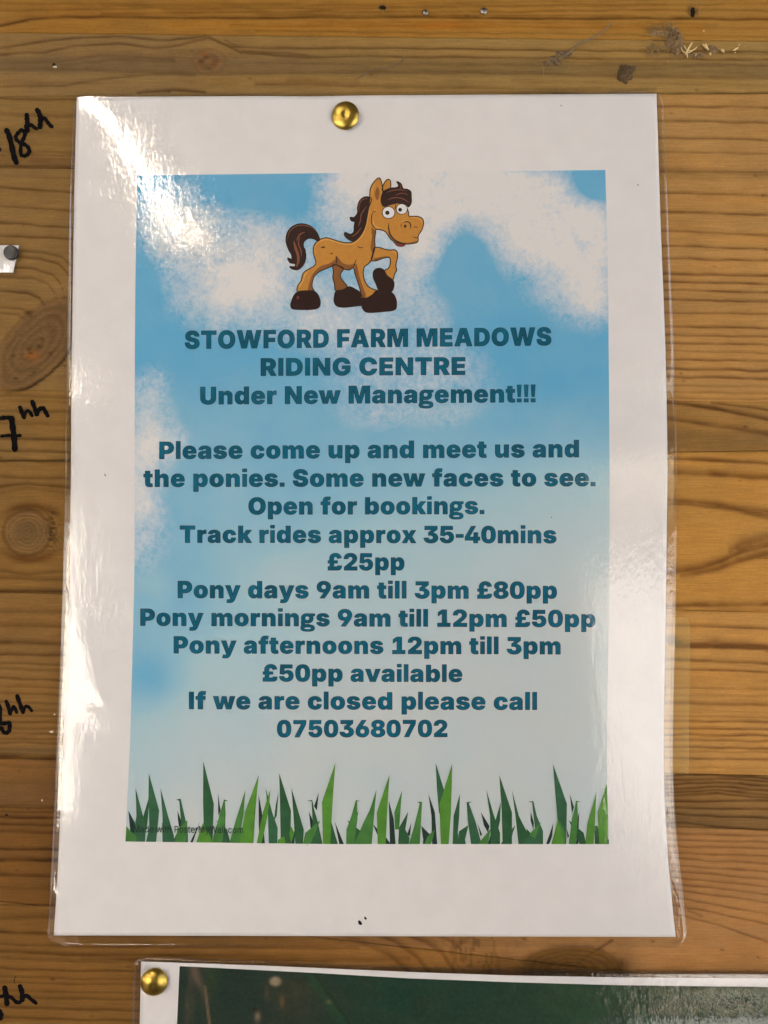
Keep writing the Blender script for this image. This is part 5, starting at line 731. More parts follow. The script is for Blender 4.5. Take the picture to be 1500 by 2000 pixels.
n.links.new(c, b.inputs['Base Color']); b.inputs['Roughness'].default_value = .8; b.inputs['Specular IOR Level'].default_value = .2
let = fill('lettering', outs, M['let_edge'], .00013)
inner = fill('letter_fill', ins, M['let'], .00016, parent_fn=None)
inner.parent = let

# ---- printed grass
GR = {'k': (.012, .035, .030), 'm': (.030, .125, .060), 'n': (.022, .105, .040), 'g': (.060, .215, .045), 'b': (.085, .27, .030)}
Z1 = [('k',[(62,368),(100,440),(105,552),(80,552),(70,460)]),('g',[(50,460),(75,490),(112,520),(104,552),(45,552)]),('m',[(104,238),(140,370),(165,470),(160,552),(85,552),(110,400)]),('n',[(185,285),(178,400),(170,480),(140,490),(150,400)]),
 ('m',[(182,150),(243,370),(225,552),(165,552),(185,470),(180,300)]),('m',[(250,237),(300,420),(330,520),(325,552),(265,552),(262,400)]),('k',[(350,370),(372,430),(370,480),(358,460),(352,420)]),
 ('m',[(340,306),(368,299),(380,350),(410,480),(412,552),(320,552),(372,450),(360,312)]),('n',[(260,440),(300,460),(340,552),(262,552)]),('g',[(408,425),(350,480),(335,552),(400,552),(405,500)]),
 ('k',[(482,435),(455,510),(440,555),(424,555)]),('b',[(500,440),(460,555),(560,555)]),('n',[(501,80),(563,330),(555,555),(505,555),(500,300)]),('k',[(587,262),(602,370),(590,400)]),
 ('k',[(632,375),(612,450),(620,480),(604,552),(612,556),(628,500)]),('g',[(650,313),(622,304),(590,420),(560,520),(555,555),(612,555),(632,400),(628,315)]),('n',[(575,425),(640,480),(660,555),(600,555),(612,480)]),
 ('g',[(748,248),(738,380),(705,555),(655,555),(690,430)]),('g',[(742,445),(722,555),(700,555),(712,500)]),('b',[(826,160),(806,370),(795,555),(715,555),(745,380)]),('k',[(825,275),(845,380),(862,560),(830,560),(826,440)]),
 ('b',[(895,245),(887,340),(870,440),(842,555),(815,555),(850,380)]),('n',[(942,262),(932,400),(915,430),(925,340)]),('m',[(868,240),(905,380),(937,470),(935,558),(885,558),(880,400)]),
 ('b',[(940,540),(975,520),(985,558),(935,558)]),('n',[(946,150),(1015,370),(1010,558),(955,558),(950,300)]),('k',[(1040,480),(1035,558),(1000,558)]),('b',[(1015,460),(1035,500),(1015,558),(1005,500)]),('n',[(1018,240),(1060,380),(1090,480),(1085,558),(1040,558),(1030,400)]),
 ('k',[(1178,262),(1167,370),(1150,345)]),('k',[(1120,375),(1148,440),(1145,500),(1130,470)]),('n',[(1108,313),(1140,307),(1150,360),(1170,430),(1200,558),(1120,558),(1142,440),(1136,315)]),('g',[(1187,425),(1130,558),(1085,558),(1100,500)]),
 ('n',[(1250,430),(1290,558),(1240,558)]),('k',[(1272,435),(1325,558),(1298,558)]),('b',[(1275,90),(1258,330),(1245,558),(1203,558),(1197,320)]),
 ('k',[(1410,375),(1395,450),(1378,430)]),('g',[(1424,315),(1395,307),(1370,400),(1340,480),(1338,558),(1385,558),(1405,420),(1402,315)]),('n',[(1345,425),(1430,495),(1410,558),(1365,558),(1385,510)]),('k',[(1436,470),(1425,510),(1390,558),(1372,558)])]
Z2 = [('g',[(46,245),(32,400),(18,563),(-85,563),(-30,440),(5,370)]),('k',[(25,450),(60,485),(50,510)]),('k',[(98,520),(130,563),(98,563)]),('b',[(122,160),(108,380),(100,563),(53,563),(48,380)]),('k',[(118,310),(147,420),(158,563),(125,563)]),
 ('g',[(196,250),(186,370),(178,480),(155,480),(150,380)]),('k',[(250,440),(242,520),(225,510)]),('n',[(232,375),(215,480),(240,530),(235,563),(173,563),(178,470)]),('g',[(283,318),(313,318),(308,420),(300,563),(235,563),(265,470),(300,328)]),
 ('k',[(350,270),(388,380),(402,563),(372,563),(368,400)]),('k',[(308,458),(370,520),(330,563),(318,530)]),('k',[(320,538),(333,563),(318,563)]),('g',[(388,480),(378,530),(365,563),(325,563),(345,520)]),('m',[(393,90),(442,250),(430,420),(412,380),(400,240)]),('b',[(490,95),(482,380),(468,563),(423,563),(415,330)]),
 ('n',[(535,270),(531,400),(522,500),(530,563),(492,563),(498,400)]),('n',[(585,455),(565,540),(570,563),(525,563),(530,490)]),('m',[(607,318),(575,321),(580,420),(600,563),(662,563),(628,440),(587,326)]),('k',[(638,445),(665,510),(655,520)]),
 ('k',[(658,378),(708,460),(700,500),(675,455)]),('g',[(715,475),(700,563),(640,563)]),('k',[(715,510),(720,563),(698,563)]),('n',[(690,250),(735,400),(770,500),(770,563),(715,563),(712,400)]),('n',[(775,320),(770,430),(758,480),(742,430)]),
 ('n',[(860,455),(845,500),(830,563),(775,563),(800,520)]),('n',[(765,160),(840,380),(840,563),(785,563),(778,330)]),('n',[(840,250),(880,400),(935,510),(960,563),(878,563),(860,400)]),('n',[(925,475),(975,530),(965,563),(930,563)]),
 ('k',[(950,378),(968,440),(965,480),(950,430)]),('m',[(933,317),(965,314),(985,400),(1022,490),(1022,563),(900,563),(975,480),(958,322)]),('g',[(1010,435),(975,535),(940,510)]),
 ('k',[(1083,440),(1075,520),(1058,563),(1040,563)]),('b',[(1110,420),(1145,563),(1070,563),(1095,480)]),('g',[(1120,430),(1150,500),(1150,563),(1100,563)]),('m',[(1080,95),(1162,330),(1158,563),(1120,563),(1105,400)]),('k',[(1160,475),(1175,520),(1165,530)]),('k',[(1178,270),(1203,350),(1192,385)]),
 ('k',[(1233,380),(1217,440),(1222,490),(1228,563),(1215,563)]),('g',[(1245,317),(1216,312),(1190,430),(1172,563),(1215,563),(1226,400),(1222,320)]),('n',[(1172,425),(1260,500),(1275,563),(1235,563)]),('b',[(1335,260),(1327,420),(1318,563),(1270,563),(1282,450)]),
 ('n',[(1325,460),(1355,455),(1355,563),(1325,563)]),('b',[(1396,210),(1402,400),(1402,563),(1350,563),(1342,380)]),('n',[(1390,530),(1408,540),(1408,563),(1385,563)])]
blades = {k: [] for k in GR}; order = []
for off, base, Z in (((230, 1460), 558, Z1), ((720, 1460), 563, Z2)):
    for k, pts in Z:
        P_ = [(off[0] + x / 3, min(off[1] + y / 3, 1643 + 5 * min(1, (off[0] + x / 3 - 245) / 400) + .3) if y < base - 12 else 1643 + 5 * min(1, max(0, (off[0] + x / 3 - 245) / 400)) + .6) for x, y in pts]
        order.append((k, P_))
grass = empty('grass_picture', P(720, 1640, .006)); child(grass)
gm = {k: flat_mat('grass_print_' + {'k': 'darkest', 'n': 'deep', 'm': 'bluish', 'g': 'mid', 'b': 'bright'}[k], GR[k], .8, .16, 260) for k in GR}
for i, (k, pts) in enumerate(order):
    o = fill('grass_blade', [[pts]], gm[k], .00012 + {'k': 0, 'n': .00003, 'm': .00006, 'g': .00009, 'b': .00012}[k] + i * 3e-7, parent_fn=None, step=26)
    o.parent = grass; o.matrix_parent_inverse = (Matrix.Translation(grass.location)).inverted()
M['smalltext'] = flat_mat('small_grey_print', (.012, .035, .028), .8, .1, 500)
a_, _ = layout(PLAIN, "Made with PosterMyWall.com", 261, 475, 1625.5, 1627.5, 13.5, 10, 1.0)
child(fill('small_print', a_, M['smalltext'], .00030))

# ---- printed pony
def smooth(pts, closed=True, n_=4):
    out = []; N = len(pts)
    for i in range(N if closed else N - 1):
        p = [pts[(i + j) % N] if closed else pts[min(max(i + j, 0), N - 1)] for j in (-1, 0, 1, 2)]
        for q in range(n_):
            t = q / n_
            out.append(tuple(.5 * (2 * p[1][k] + (p[2][k] - p[0][k]) * t + (2 * p[0][k] - 5 * p[1][k] + 4 * p[2][k] - p[3][k]) * t * t + (3 * p[1][k] - p[0][k] - 3 * p[2][k] + p[3][k]) * t ** 3) for k in (0, 1)))
    if not closed: out.append(tuple(pts[-1]))
    return out
def ph(pts): return [(530 + x / 4.5455, 330 + y / 4.5455) for x, y in pts]
def ribbon(pts, wd, closed, taper=False):
    N = len(pts); L, Rt = [], []
    for i in range(N):
        a = pts[(i - 1) % N] if closed or i else pts[0]; b_ = pts[(i + 1) % N] if closed or i < N - 1 else pts[-1]
        dx, dy = b_[0] - a[0], b_[1] - a[1]; l = math.hypot(dx, dy) or 1
        w_ = wd / 2 * (min(1, .25 + 3.2 * min(i, N - 1 - i) / N) if taper else 1)
        L.append((pts[i][0] - dy / l * w_, pts[i][1] + dx / l * w_)); Rt.append((pts[i][0] + dy / l * w_, pts[i][1] - dx / l * w_))
    return L, Rt
def ribbon_mesh(name, strokes, mat, lift, par, dl=0.0):
    if len(strokes) > 1:
        for i_, s_ in enumerate(strokes): ribbon_mesh(name, [s_], mat, lift + dl * i_, par)
        return
    vs, fs = [], []
    for si, (pts, wd, closed, taper) in enumerate(strokes):
        L, Rt = ribbon(pts, wd, closed, taper); b0 = len(vs); N = len(L)
        A_ = P1(np.array([p[0] for p in L + Rt]), np.array([p[1] for p in L + Rt]), lift + dl * si)
        vs += [tuple(q) for q in A_]
        for i in range(N if closed else N - 1):
            j = (i + 1) % N; fs.append((b0 + i, b0 + j, b0 + N + j, b0 + N + i))
    o = mesh_obj(name, vs, fs, mat); o.parent = par; o.matrix_parent_inverse = Matrix.Translation(par.location).inverted(); return o
pony = empty('pony_picture', P(695, 600, .002)); child(pony)
def pfill(name, loops, mat, lift):
    o = fill(name, loops, mat, lift, parent_fn=None, step=24); o.parent = pony; o.matrix_parent_inverse = Matrix.Translation(pony.location).inverted(); return o
body = [(870,300),(873,230),(882,165),(915,110),(958,78),(980,125),(990,200),(992,262),(1010,320),(1110,300),(1190,330),(1218,385),(1222,418),(1290,420),(1338,438),(1352,480),(1337,540),(1305,590),(1304,628),(1288,655),(1200,668),(1130,658),(1070,632),(1040,595),(1015,560),(985,545),(932,537),
 (925,570),(917,630),(920,690),(908,745),(885,815),(850,850),(825,870),(816,930),(828,990),(858,1040),(900,1065),(935,1080),(880,1130),(800,1160),(790,1080),(762,990),(742,930),(730,878),(690,897),(640,887),(600,862),(572,850),(530,867),(480,888),(430,910),(385,950),(365,1000),(362,1050),(378,1090),
 (300,1102),(232,1092),(233,1040),(265,990),(280,930),(320,895),(370,868),(395,835),(385,790),(372,740),(378,680),(410,640),(450,618),(500,612),(560,630),(630,650),(690,655),(740,640),(790,590),(825,520),(845,430)]
leg_raised = [(915,700),(960,698),(1000,710),(1050,720),(1095,718),(1118,740),(1120,790),(1105,850),(1112,900),(1095,930),(1078,985),(1040,962),(1000,910),(1040,880),(1055,840),(1050,790),(1000,790),(940,812),(888,812),(900,750)]
hoof_raised = [(905,920),(925,890),(965,882),(1000,900),(1025,945),(1080,990),(1088,1040),(1065,1090),(1000,1105),(955,1080),(930,1020),(908,970)]
leg_far = [(548,850),(640,880),(615,930),(620,970),(650,1010),(672,1045),(630,1085),(570,1078),(560,1020),(545,960),(552,910)]
hoof1 = [(178,1180),(203,1120),(240,1090),(300,1082),(375,1085),(415,1120),(434,1180),(420,1230),(360,1247),(260,1248),(190,1242),(172,1215)]
hoof2 = [(558,1140),(575,1085),(640,1072),(690,1045),(750,1070),(797,1110),(810,1200),(760,1215),(640,1228),(580,1215),(558,1180)]
hoof3 = [(800,1150),(850,1145),(900,1115),(945,1078),(1060,1095),(1100,1140),(1112,1200),(1095,1250),(1000,1265),(860,1274),(815,1247),(800,1200)]
tail = [(428,622),(402,560),(360,515),(300,490),(235,490),(175,520),(140,570),(130,640),(150,710),(178,760),(180,800),(145,790),(165,832),(212,842),(205,868),(162,866),(190,890),(240,892),(285,850),(305,790),(300,720),(285,690),(290,645),(330,617),(375,620),(412,640)]
mane = [(880,255),(830,248),(785,280),(765,340),(765,390),(735,430),(700,430),(710,460),(740,470),(735,510),(730,560),(700,580),(655,563),(650,590),(680,622),(720,640),(760,622),(805,570),(835,500),(850,420),(866,340),(886,290)]
lock = [(990,325),(973,280),(985,220),(1010,190),(1060,170),(1112,165),(1130,145),(1113,112),(1150,130),(1170,175),(1205,180),(1238,202),(1242,250),(1242,300),(1217,337),(1190,312),(1130,300),(1060,315),(1012,330)]
ear2 = [(988,195),(990,150),(1020,100),(1050,95),(1060,130),(1050,180)]
def circ(cx, cy, rx, ry, n_=22): return [(cx + rx * math.cos(2 * math.pi * i / n_), cy + ry * math.sin(2 * math.pi * i / n_)) for i in range(n_)]
pm = lambda nm, c: flat_mat('pony_print_' + nm, c, .8, .06, 500)
tan = pm('tan', (.56, .255, .045)); brown = pm('shade_brown', (.27, .105, .028)); dark = pm('dark_brown', (.030, .012, .010)); line = pm('outline', (.022, .014, .010)); rim_ = pm('hair_light', (.24, .085, .045)); hoofm = pm('hoof', (.026, .008, .006)); white = pm('eye_white', (.80, .80, .84)); pale_ = pm('tan_light', (.74, .42, .12)); red = pm('lip', (.19, .045, .035))
u_ = 4e-6; z = .00012
S_ = lambda p: ph(smooth(p))
pfill('tail', [[S_(tail)]], dark, z); pfill('mane', [[S_(mane)]], dark, z)
pfill('far_leg', [[S_(leg_far)]], brown, z + u_); pfill('ear', [[S_(ear2)]], tan, z + u_)
pfill('hoof', [[S_(hoof2)]], hoofm, z + 2 * u_)
pfill('raised_leg', [[S_(leg_raised)]], tan, z + 2 * u_)
pfill('body', [[S_(body)]], tan, z + 4 * u_)
shade = [[(575,770),(568,845),(600,862),(640,885),(690,895),(728,878),(755,800),(738,838),(690,850),(630,832)],
 [(582,790),(530,832),(440,862),(380,915),(345,980),(325,1090),(374,1088),(364,1050),(366,1000),(386,952),(430,910),(530,867),(572,850)],
 [(742,850),(760,850),(778,940),(800,1010),(822,1070),(840,1130),(802,1155),(790,1080),(762,990),(744,930)],
 [(925,560),(888,520),(893,600),(880,700),(897,770),(850,850),(885,815),(908,745),(920,690),(917,630)],
 [(1045,520),(1060,590),(1110,640),(1200,655),(1290,640),(1304,628),(1288,656),(1200,668),(1130,658),(1070,632),(1040,595)],
 [(900,800),(950,785),(1040,775),(1060,800),(1060,850),(1030,900),(1055,840),(1050,790),(1000,792),(940,812)]]
for s_ in shade: pfill('shading', [[S_(s_)]], brown, z + 5 * u_)
lip = [(1040,590),(1075,640),(1110,682),(1150,692),(1182,685),(1188,668),(1130,660),(1072,634)]
pfill('lip', [[S_(lip)]], red, z + 6 * u_)
pfill('hoof', [[S_(hoof1)]], hoofm, z + 6 * u_); pfill('hoof', [[S_(hoof_raised)]], hoofm, z + 5.5 * u_); pfill('hoof', [[S_(hoof3)]], hoofm, z + 7 * u_)
pfill('inner_ear', [[S_([(925,255),(920,210),(940,160),(957,182),(962,222),(945,275)])]], brown, z + 6 * u_)
pfill('eye', [[ph(circ(1040, 387, 60, 57))]], line, z + 8 * u_); pfill('eye', [[ph(circ(1157, 356, 52, 50))]], line, z + 7 * u_)
pfill('eye_white', [[ph(circ(1040, 387, 53, 50))]], white, z + 9 * u_); pfill('eye_white', [[ph(circ(1158, 356, 46, 44))]], white, z + 7.5 * u_)
for nm_p, q_ in (('pupil', (1030, 389, 19, 19)), ('pupil', (1143, 362, 17, 17)), ('nostril', (1188, 508, 11, 15))): pfill(nm_p, [[ph(circ(*q_))]], line, z + 10 * u_)
pfill('forelock', [[S_(lock)]], dark, z + 11 * u_)
ribbon_mesh('outline', [(ph(smooth(q)), w_, True, False) for q, w_ in ((body, 2.0), (leg_raised, 2.0), (leg_far, 2.0), (tail, 2.0), (mane, 2.0), (ear2, 2.0), (hoof1, 2.0), (hoof2, 2.0))], line, z + 5.2 * u_, pony, 1e-7)
ribbon_mesh('hoof_outline', [(ph(smooth(q)), 2.0, True, False) for q in (hoof3, hoof_raised, lock)], line, z + 12 * u_, pony, 1e-7)
ribbon_mesh('pen_line', [(ph(smooth(q, False)), w_, False, True) for q, w_ in (
 ([(1045,478),(1040,520),(1052,570),(1085,620),(1140,652),(1200,660)], 2.4), ([(1170,480),(1195,468),(1225,475),(1238,505),(1232,530)], 2.2), ([(1165,482),(1150,500),(1158,525)], 1.2),
 ([(905,378),(890,420),(890,480),(910,515),(935,540)], 1.8), ([(900,375),(930,385)], 1.4), ([(1262,512),(1300,520)], 1.6), ([(440,698),(480,692)], 2.6), ([(455,688),(468,705)], 2.0), ([(525,755),(545,748)], 2.4), ([(760,685),(790,700),(815,695)], 1.6),
 ([(575,775),(582,810),(570,850)], 1.8), ([(755,800),(738,845),(732,880)], 1.6), ([(1010,300),(1060,312),(1130,300),(1195,315)], 2.5), ([(1105,310),(1100,360)], 1.6), ([(1255,600),(1285,612),(1305,600)], 1.5))], line, z + 13 * u_, pony, 1e-7)
ribbon_mesh('hair_light', [(ph(smooth(q, False)), w_, False, True) for q, w_ in (
 ([(408,560),(360,522),(300,502),(240,502),(185,530),(152,580),(145,640)], 1.6), ([(200,640),(215,700),(235,760),(240,820),(220,870)], 5.0), ([(255,600),(240,660),(262,720),(268,780)], 2.2), ([(300,560),(250,585),(225,640)], 2.6), ([(860,262),(810,272),(780,320),(778,380)], 1.6), ([(845,330),(800,400),(790,460),(770,510)], 2.2), ([(800,520),(760,570),(715,600)], 2.0),
 ([(1020,210),(1080,190),(1140,185),(1210,195)], 1.5), ([(1030,275),(1090,255),(1160,262),(1225,300)], 1.7), ([(1140,135),(1150,165),(1130,190)], 1.2), ([(1100,235),(1160,215),(1215,230)], 1.4))], rim_, z + 14 * u_, pony, 1e-7)
ribbon_mesh('tan_light', [(ph(smooth(q, False)), w_, False, True) for q, w_ in (
 ([(395,760),(388,700),(415,655),(455,632),(505,628),(565,645),(630,665),(690,670),(745,652),(798,602),(838,520),(858,430),(878,330)], 1.7), ([(250,1060),(255,1030),(285,985),(300,935),(335,905)], 2.2), ([(893,240),(897,180),(925,125)], 1.4), ([(905,450),(908,490),(930,515),(985,525)], 1.5), ([(1060,740),(1095,735),(1105,765)], 1.3), ([(1235,432),(1290,435),(1328,452),(1338,490)], 1.6), ([(1165,470),(1195,458),(1230,465)], 1.0))], pale_, z + 14.2 * u_, pony, 1e-7)
pfill('hoof_shine', [[ph(circ(236, 1142, 12, 16))]], red, z + 12 * u_)

# ---- two pricks in the lower margin
for qx, qy, ra, rb in ((703, 1802, 3.6, 4.8), (713.5, 1793, 2.2, 3.3), (1096, 206, 1.3, 1.1), (1246, 361, 1.2, 1.3), (1077, 1010, .9, 1.2), (205, 927, .8, 3.2), (600, 1840 - 190, .8, .8)):
    pts = [(qx + ra * math.cos(t) + .5 * math.sin(2 * t) + .35 * rb * math.sin(t), qy + rb * math.sin(t)) for t in [i * .5236 for i in range(12)]]
    child(fill('pin_hole', [[pts]], M['ink'], .00012))

# ---- the clear laminate pouch: a thin closed sheet round the paper with round corners
def pouch(name, fx0, fx1, fy0, fy1, mapf, r, front, back, mat, par, step=7.0):
    ny = int((fy1(700) - fy0(700)) / step); nx = int((fx1(1000) - fx0(1000)) / step)
    U, W_ = np.meshgrid(np.linspace(0, 1, nx + 1), np.linspace(0, 1, ny + 1))
    Wd = 1200.0; Hd = 1650.0
    a = U * Wd; b_ = W_ * Hd
    ca = np.where(a < r, (r - a) / r, np.where(a > Wd - r, (a - Wd + r) / r, 0)); cb = np.where(b_ < r, (r - b_) / r, np.where(b_ > Hd - r, (b_ - Hd + r) / r, 0))
    na = ca * np.sqrt(1 - cb * cb / 2); nb = cb * np.sqrt(1 - ca * ca / 2)
    a = np.where(a < r, r - na * r, np.where(a > Wd - r, Wd - r + na * r, a)); b_ = np.where(b_ < r, r - nb * r, np.where(b_ > Hd - r, Hd - r + nb * r, b_))
    U = a / Wd; W_ = b_ / Hd
    Y0 = fy0(700) + W_ * (fy1(700) - fy0(700)); X = fx0(Y0) + U * (fx1(Y0) - fx0(Y0)); Y = fy0(X) + W_ * (fy1(X) - fy0(X))
    F = mapf(X, Y, front); B = mapf(X, Y, back)
    V = np.concatenate([F, F[-1:, :]], 0)
    o = None
    bmv = F.reshape(-1, 3); bkv = B.reshape(-1, 3); Ny, Nx = X.shape
    idx = np.arange(Ny * Nx).reshape(Ny, Nx); nb_ = Ny * Nx
    q1 = np.stack([idx[:-1, :-1], idx[1:, :-1], idx[1:, 1:], idx[:-1, 1:]], -1).reshape(-1, 4)
    q2 = q1[:, ::-1] + nb_
    ring_ = list(idx[0, :]) + list(idx[1:, -1]) + list(idx[-1, -2::-1]) + list(idx[-2:0:-1, 0])
    q3 = np.array([(ring_[i], ring_[(i + 1) % len(ring_)], ring_[(i + 1) % len(ring_)] + nb_, ring_[i] + nb_) for i in range(len(ring_))])
    q = np.concatenate([q1, q2, q3]).reshape(-1); nf = len(q) // 4
    me = bpy.data.meshes.new(name); vv = np.concatenate([bmv, bkv])
    me.vertices.add(len(vv)); me.vertices.foreach_set('co', vv.reshape(-1).astype(np.float32))
    me.loops.add(nf * 4); me.loops.foreach_set('vertex_index', q.astype(np.int32))
    me.polygons.add(nf); me.polygons.foreach_set('loop_start', np.arange(0, nf * 4, 4, dtype=np.int32)); me.polygons.foreach_set('loop_total', np.full(nf, 4, dtype=np.int32))
    me.update(calc_edges=True)
    sm = np.ones(nf, dtype=bool); sm[len(q1) + len(q2):] = False
    me.polygons.foreach_set('use_smooth', sm); me.materials.append(mat)
    o = bpy.data.objects.new(name, me); COL.objects.link(o); return par(o)
mL = pw([(150,4),(300,7),(700,10),(1100,12),(1600,13),(1860,13)]); mR = pw([(150,13),(700,17),(1000,19),(1400,19),(1600,20),(1750,23),(1860,22)])
pouch('laminate_film', lambda y: xL(np.clip(y, 170, 1830)) - mL(y), lambda y: xR(np.clip(y, 170, 1830)) + mR(y), lambda x: yT(x) - 8, lambda x: yB(x) + 21, P1, 30, .00038, -.00012, M['film'], child)
# ------------------------------------------------------------------ the second notice, along the bottom edge
def e2(x): return np.interp(x, [200, 275, 500, 800, 1000, 1200, 1500, 1950], [1874.5, 1878, 1885.5, 1898.5, 1905.5, 1909, 1911, 1912])
def H2(x, y):
    x = np.asarray(x, float); y = np.asarray(y, float)
    h = .9 + 2.0 * sstep(300, 1000, x) * np.exp(-np.clip(y - 1890, 0, None) / 500) + 6.6 * sstep(500, 1240, x) * sstep(1868, 2045, y)
    h += .5 * (vnoise(x / 300, y / 300, 201) - .5) + .1 * (vnoise(x / 90, y / 90, 203) - .5)
    return h * .001
def P2(x, y, lift=0.0):
    h = H2(x, y) + lift; s = K * (D - h) / D
    return np.stack([(np.asarray(x) - 750) * s, -h, (1000 - np.asarray(y)) * s], -1)
note = empty('laminated_aerial_photo', P(302, 1916, .001))
tag(note, 'laminated dark green aerial photograph with white border, cut off by the bottom edge', 'notice')
def nchild(o):
    o.parent = note; o.matrix_parent_inverse = Matrix.Translation(note.location).inverted(); return o
def sheet(name, x0, x1, top, y1, lift, mat, attrf=None, rimd=.0001, nx=180, ny=110):
    U, W_ = np.meshgrid(np.linspace(0, 1, nx), np.linspace(0, 1, ny) ** 1.7)
    Y = 1880 + W_ * (y1 - 1880); xa = x0(Y); X = xa + U * (x1 - xa); Y = top(X) + W_ * (y1 - top(X))
    A = P2(X, Y, lift)
    if rimd:
        e = np.array([0, rimd, 0]); A = np.concatenate([A[:1] + e, A, A[-1:] + e], 0); A = np.concatenate([A[:, :1] + e, A, A[:, -1:] + e], 1)
    return nchild(grid_mesh(name, A, mat, attr=attrf(X, Y) if attrf else None))
sheet('paper', lambda y: 275.5 - .022 * (y - 1878), 1890, e2, 3020, 0, M['paper2'])
m, n, b = new_mat('aerial_print'); M['aerial'] = m
v = mapping(n, (1, 1, 1)); at = n.nodes.new('ShaderNodeAttribute'); at.attribute_name = 'tone'
k1 = noise(n, v, 160, 8, .65, .4); k2 = noise(n, v, 900, 4, .7)
c = mix(n, mapr(n, k1, .3, .7, 0, .75), at.outputs['Color'], mix(n, .5, at.outputs['Color'], (.004, .012, .012)))
c = mix(n, mapr(n, k2, .4, .75, 0, .25), c, (.06, .085, .05))
n.links.new(c, b.inputs['Base Color']); b.inputs['Roughness'].default_value = .8; b.inputs['Specular IOR Level'].default_value = .2
def aer(x, y):
    t = sstep(560, 760, x)[..., None]; wz = vnoise(x / 60, y / 40, 211, 3)[..., None]
    c = np.array(lin(12, 44, 44)) * (1 - t) + np.array(lin(9, 60, 47)) * t
    c = c * (1 - wz * .6) + np.array(lin(46, 58, 36)) * wz * .6
    def put(k, rgb):
        nonlocal c
        k = np.clip(k, 0, 1)[..., None]; c = c * (1 - k) + np.array(lin(*rgb)) * k
    xr = 386 + 5 * np.sin(y / 17); put(np.exp(-((x - xr - (y - 1900) * .18) / 8) ** 2) * np.exp(-((y - 1890) / 45) ** 2) * .8, (132, 104, 92))
    put(np.exp(-((x - 366 - (2000 - y) * .1) / 9) ** 2) * .55 * vnoise(x / 7, y / 22, 213, 2), (104, 84, 68))
    put(np.exp(-((x - 402 - (y - 1940) * .12) / 2.2) ** 2) * (y > 1925) * .8, (150, 120, 92))
    put(np.exp(-(((x - 410) / 17) ** 2 + ((y - 1910) / 40) ** 2)) * .6, (52, 68, 36))
    put((np.exp(-(((x - 538) / 11) ** 2 + ((y - 1917) / 9) ** 2) ** 2)) * 1.1, (188, 168, 142))
    put(np.exp(-(((x - 551) / 5) ** 2 + ((y - 1956) / 11) ** 2)) * .9, (130, 92, 62)); put(np.exp(-(((x - 521) / 4) ** 2 + ((y - 1938) / 12) ** 2)) * .6, (104, 74, 58))
    put(np.exp(-(((x - 503) / 5) ** 2 + ((y - 1985) / 9) ** 2)) * 1.0, (150, 128, 108)); put(np.exp(-(((x - 498) / 6) ** 2 + ((y - 1972) / 5) ** 2)) * .9, (10, 14, 14))
    put(np.exp(-(((x - 580) / 60) ** 2 + ((y - 1950) / 50) ** 2)) * .5, (66, 62, 38))
    xl = 625 + (y - 1918) * .72; put(np.exp(-((x - xl) / 3.2) ** 2) * .8, (12, 28, 24)); put(np.exp(-(((x - 642) / 4) ** 2 + ((y - 1957) / 4) ** 2)) * .8, (150, 124, 92))
    put(np.exp(-((x - xl + 12) / 12) ** 2) * .5, (30, 76, 46)); put(np.exp(-((x - 1212 + (y - 1930) * .25) / 4) ** 2) * .5, (14, 36, 34))
    put(np.exp(-((x - 1150) / 120) ** 2) * .4, (52, 88, 56))
    return c
sheet('aerial_picture', lambda y: 350.5 - .045 * (y - 1887), 1812, lambda x: np.interp(x, [300, 350, 600, 800, 1000, 1200, 1500, 1950], [1884, 1887, 1899.5, 1911, 1918.5, 1924, 1928, 1930]), 2950, .00007, m, aer, 0, 420, 330)
pouch('laminate_film', lambda y: 261 - .022 * (y - 1878), lambda y: 1908 + 0 * y, lambda x: np.interp(x, [200, 275, 500, 800, 1000, 1200, 1500, 1950], [1866, 1868, 1875, 1887.5, 1892, 1895, 1896.5, 1897]), lambda x: 3045 + 0 * x, P2, 24, .00036, -.00012, M['film2'], nchild, 9)

# ------------------------------------------------------------------ brass drawing pins
m, n, b = new_mat('brass'); M['brass'] = m
v = mapping(n, (1, 1, 1)); nb2 = noise(n, v, 700, 3)
b.inputs['Base Color'].default_value = (.50, .35, .075, 1)
b.inputs['Metallic'].default_value = 1; n.links.new(mapr(n, nb2, .3, .7,   .28, .34), b.inputs['Roughness'])
M['steel'] = flat_mat('dull_steel', (.35, .34, .32), .42, .2, 900, metal=1)
def lathe(name, prof, mat, parent, seg=48):
    vs, fs = [], []
    for i, (r, h) in enumerate(prof):
        for s in range(seg):
            a = 2 * math.pi * s / seg; vs.append((r * math.cos(a), -h, r * math.sin(a)))
    for i in range(len(prof) - 1):
        for s in range(seg):
            t = (s + 1) % seg; fs.append((i * seg + s, i * seg + t, (i + 1) * seg + t, (i + 1) * seg + s))
    o = mesh_obj(name, vs, fs, mat, parent, True)
    return o
def tack(loc, tilt, prof, label):
    t = empty('brass_drawing_pin', loc); t.rotation_euler = tilt
    tag(t, label, 'drawing pin', 'brass drawing pins')
    lathe('pin_head', prof, M['brass'], t); lathe('pin_shaft', [(.0005, .0004), (.0005, -.003), (.00001, -.0045)], M['steel'], t, 12)
    return t
flatp = [(.0044, .0001), (.00485, .00022), (.00492, .0005), (.0048, .0008), (.0044, .0011), (.0038, .00138), (.0030, .0016), (.0020, .00172), (.0011, .00176), (.0008, .00166), (.0003, .0016), (.00001, .00162)]
domep = [(.0045, .0001), (.00488, .0003), (.0049, .0006), (.0047, .0011), (.0043, .0016), (.0037, .0021), (.0029, .0025), (.0019, .00282), (.0009, .00298), (.0004, .0029), (.00001, .00288)]
tack(P(675, 227, float(H1(675, 227)) + .0005), (R(3), 0, R(-6)), flatp, 'brass drawing pin holding the top centre of the pony poster')
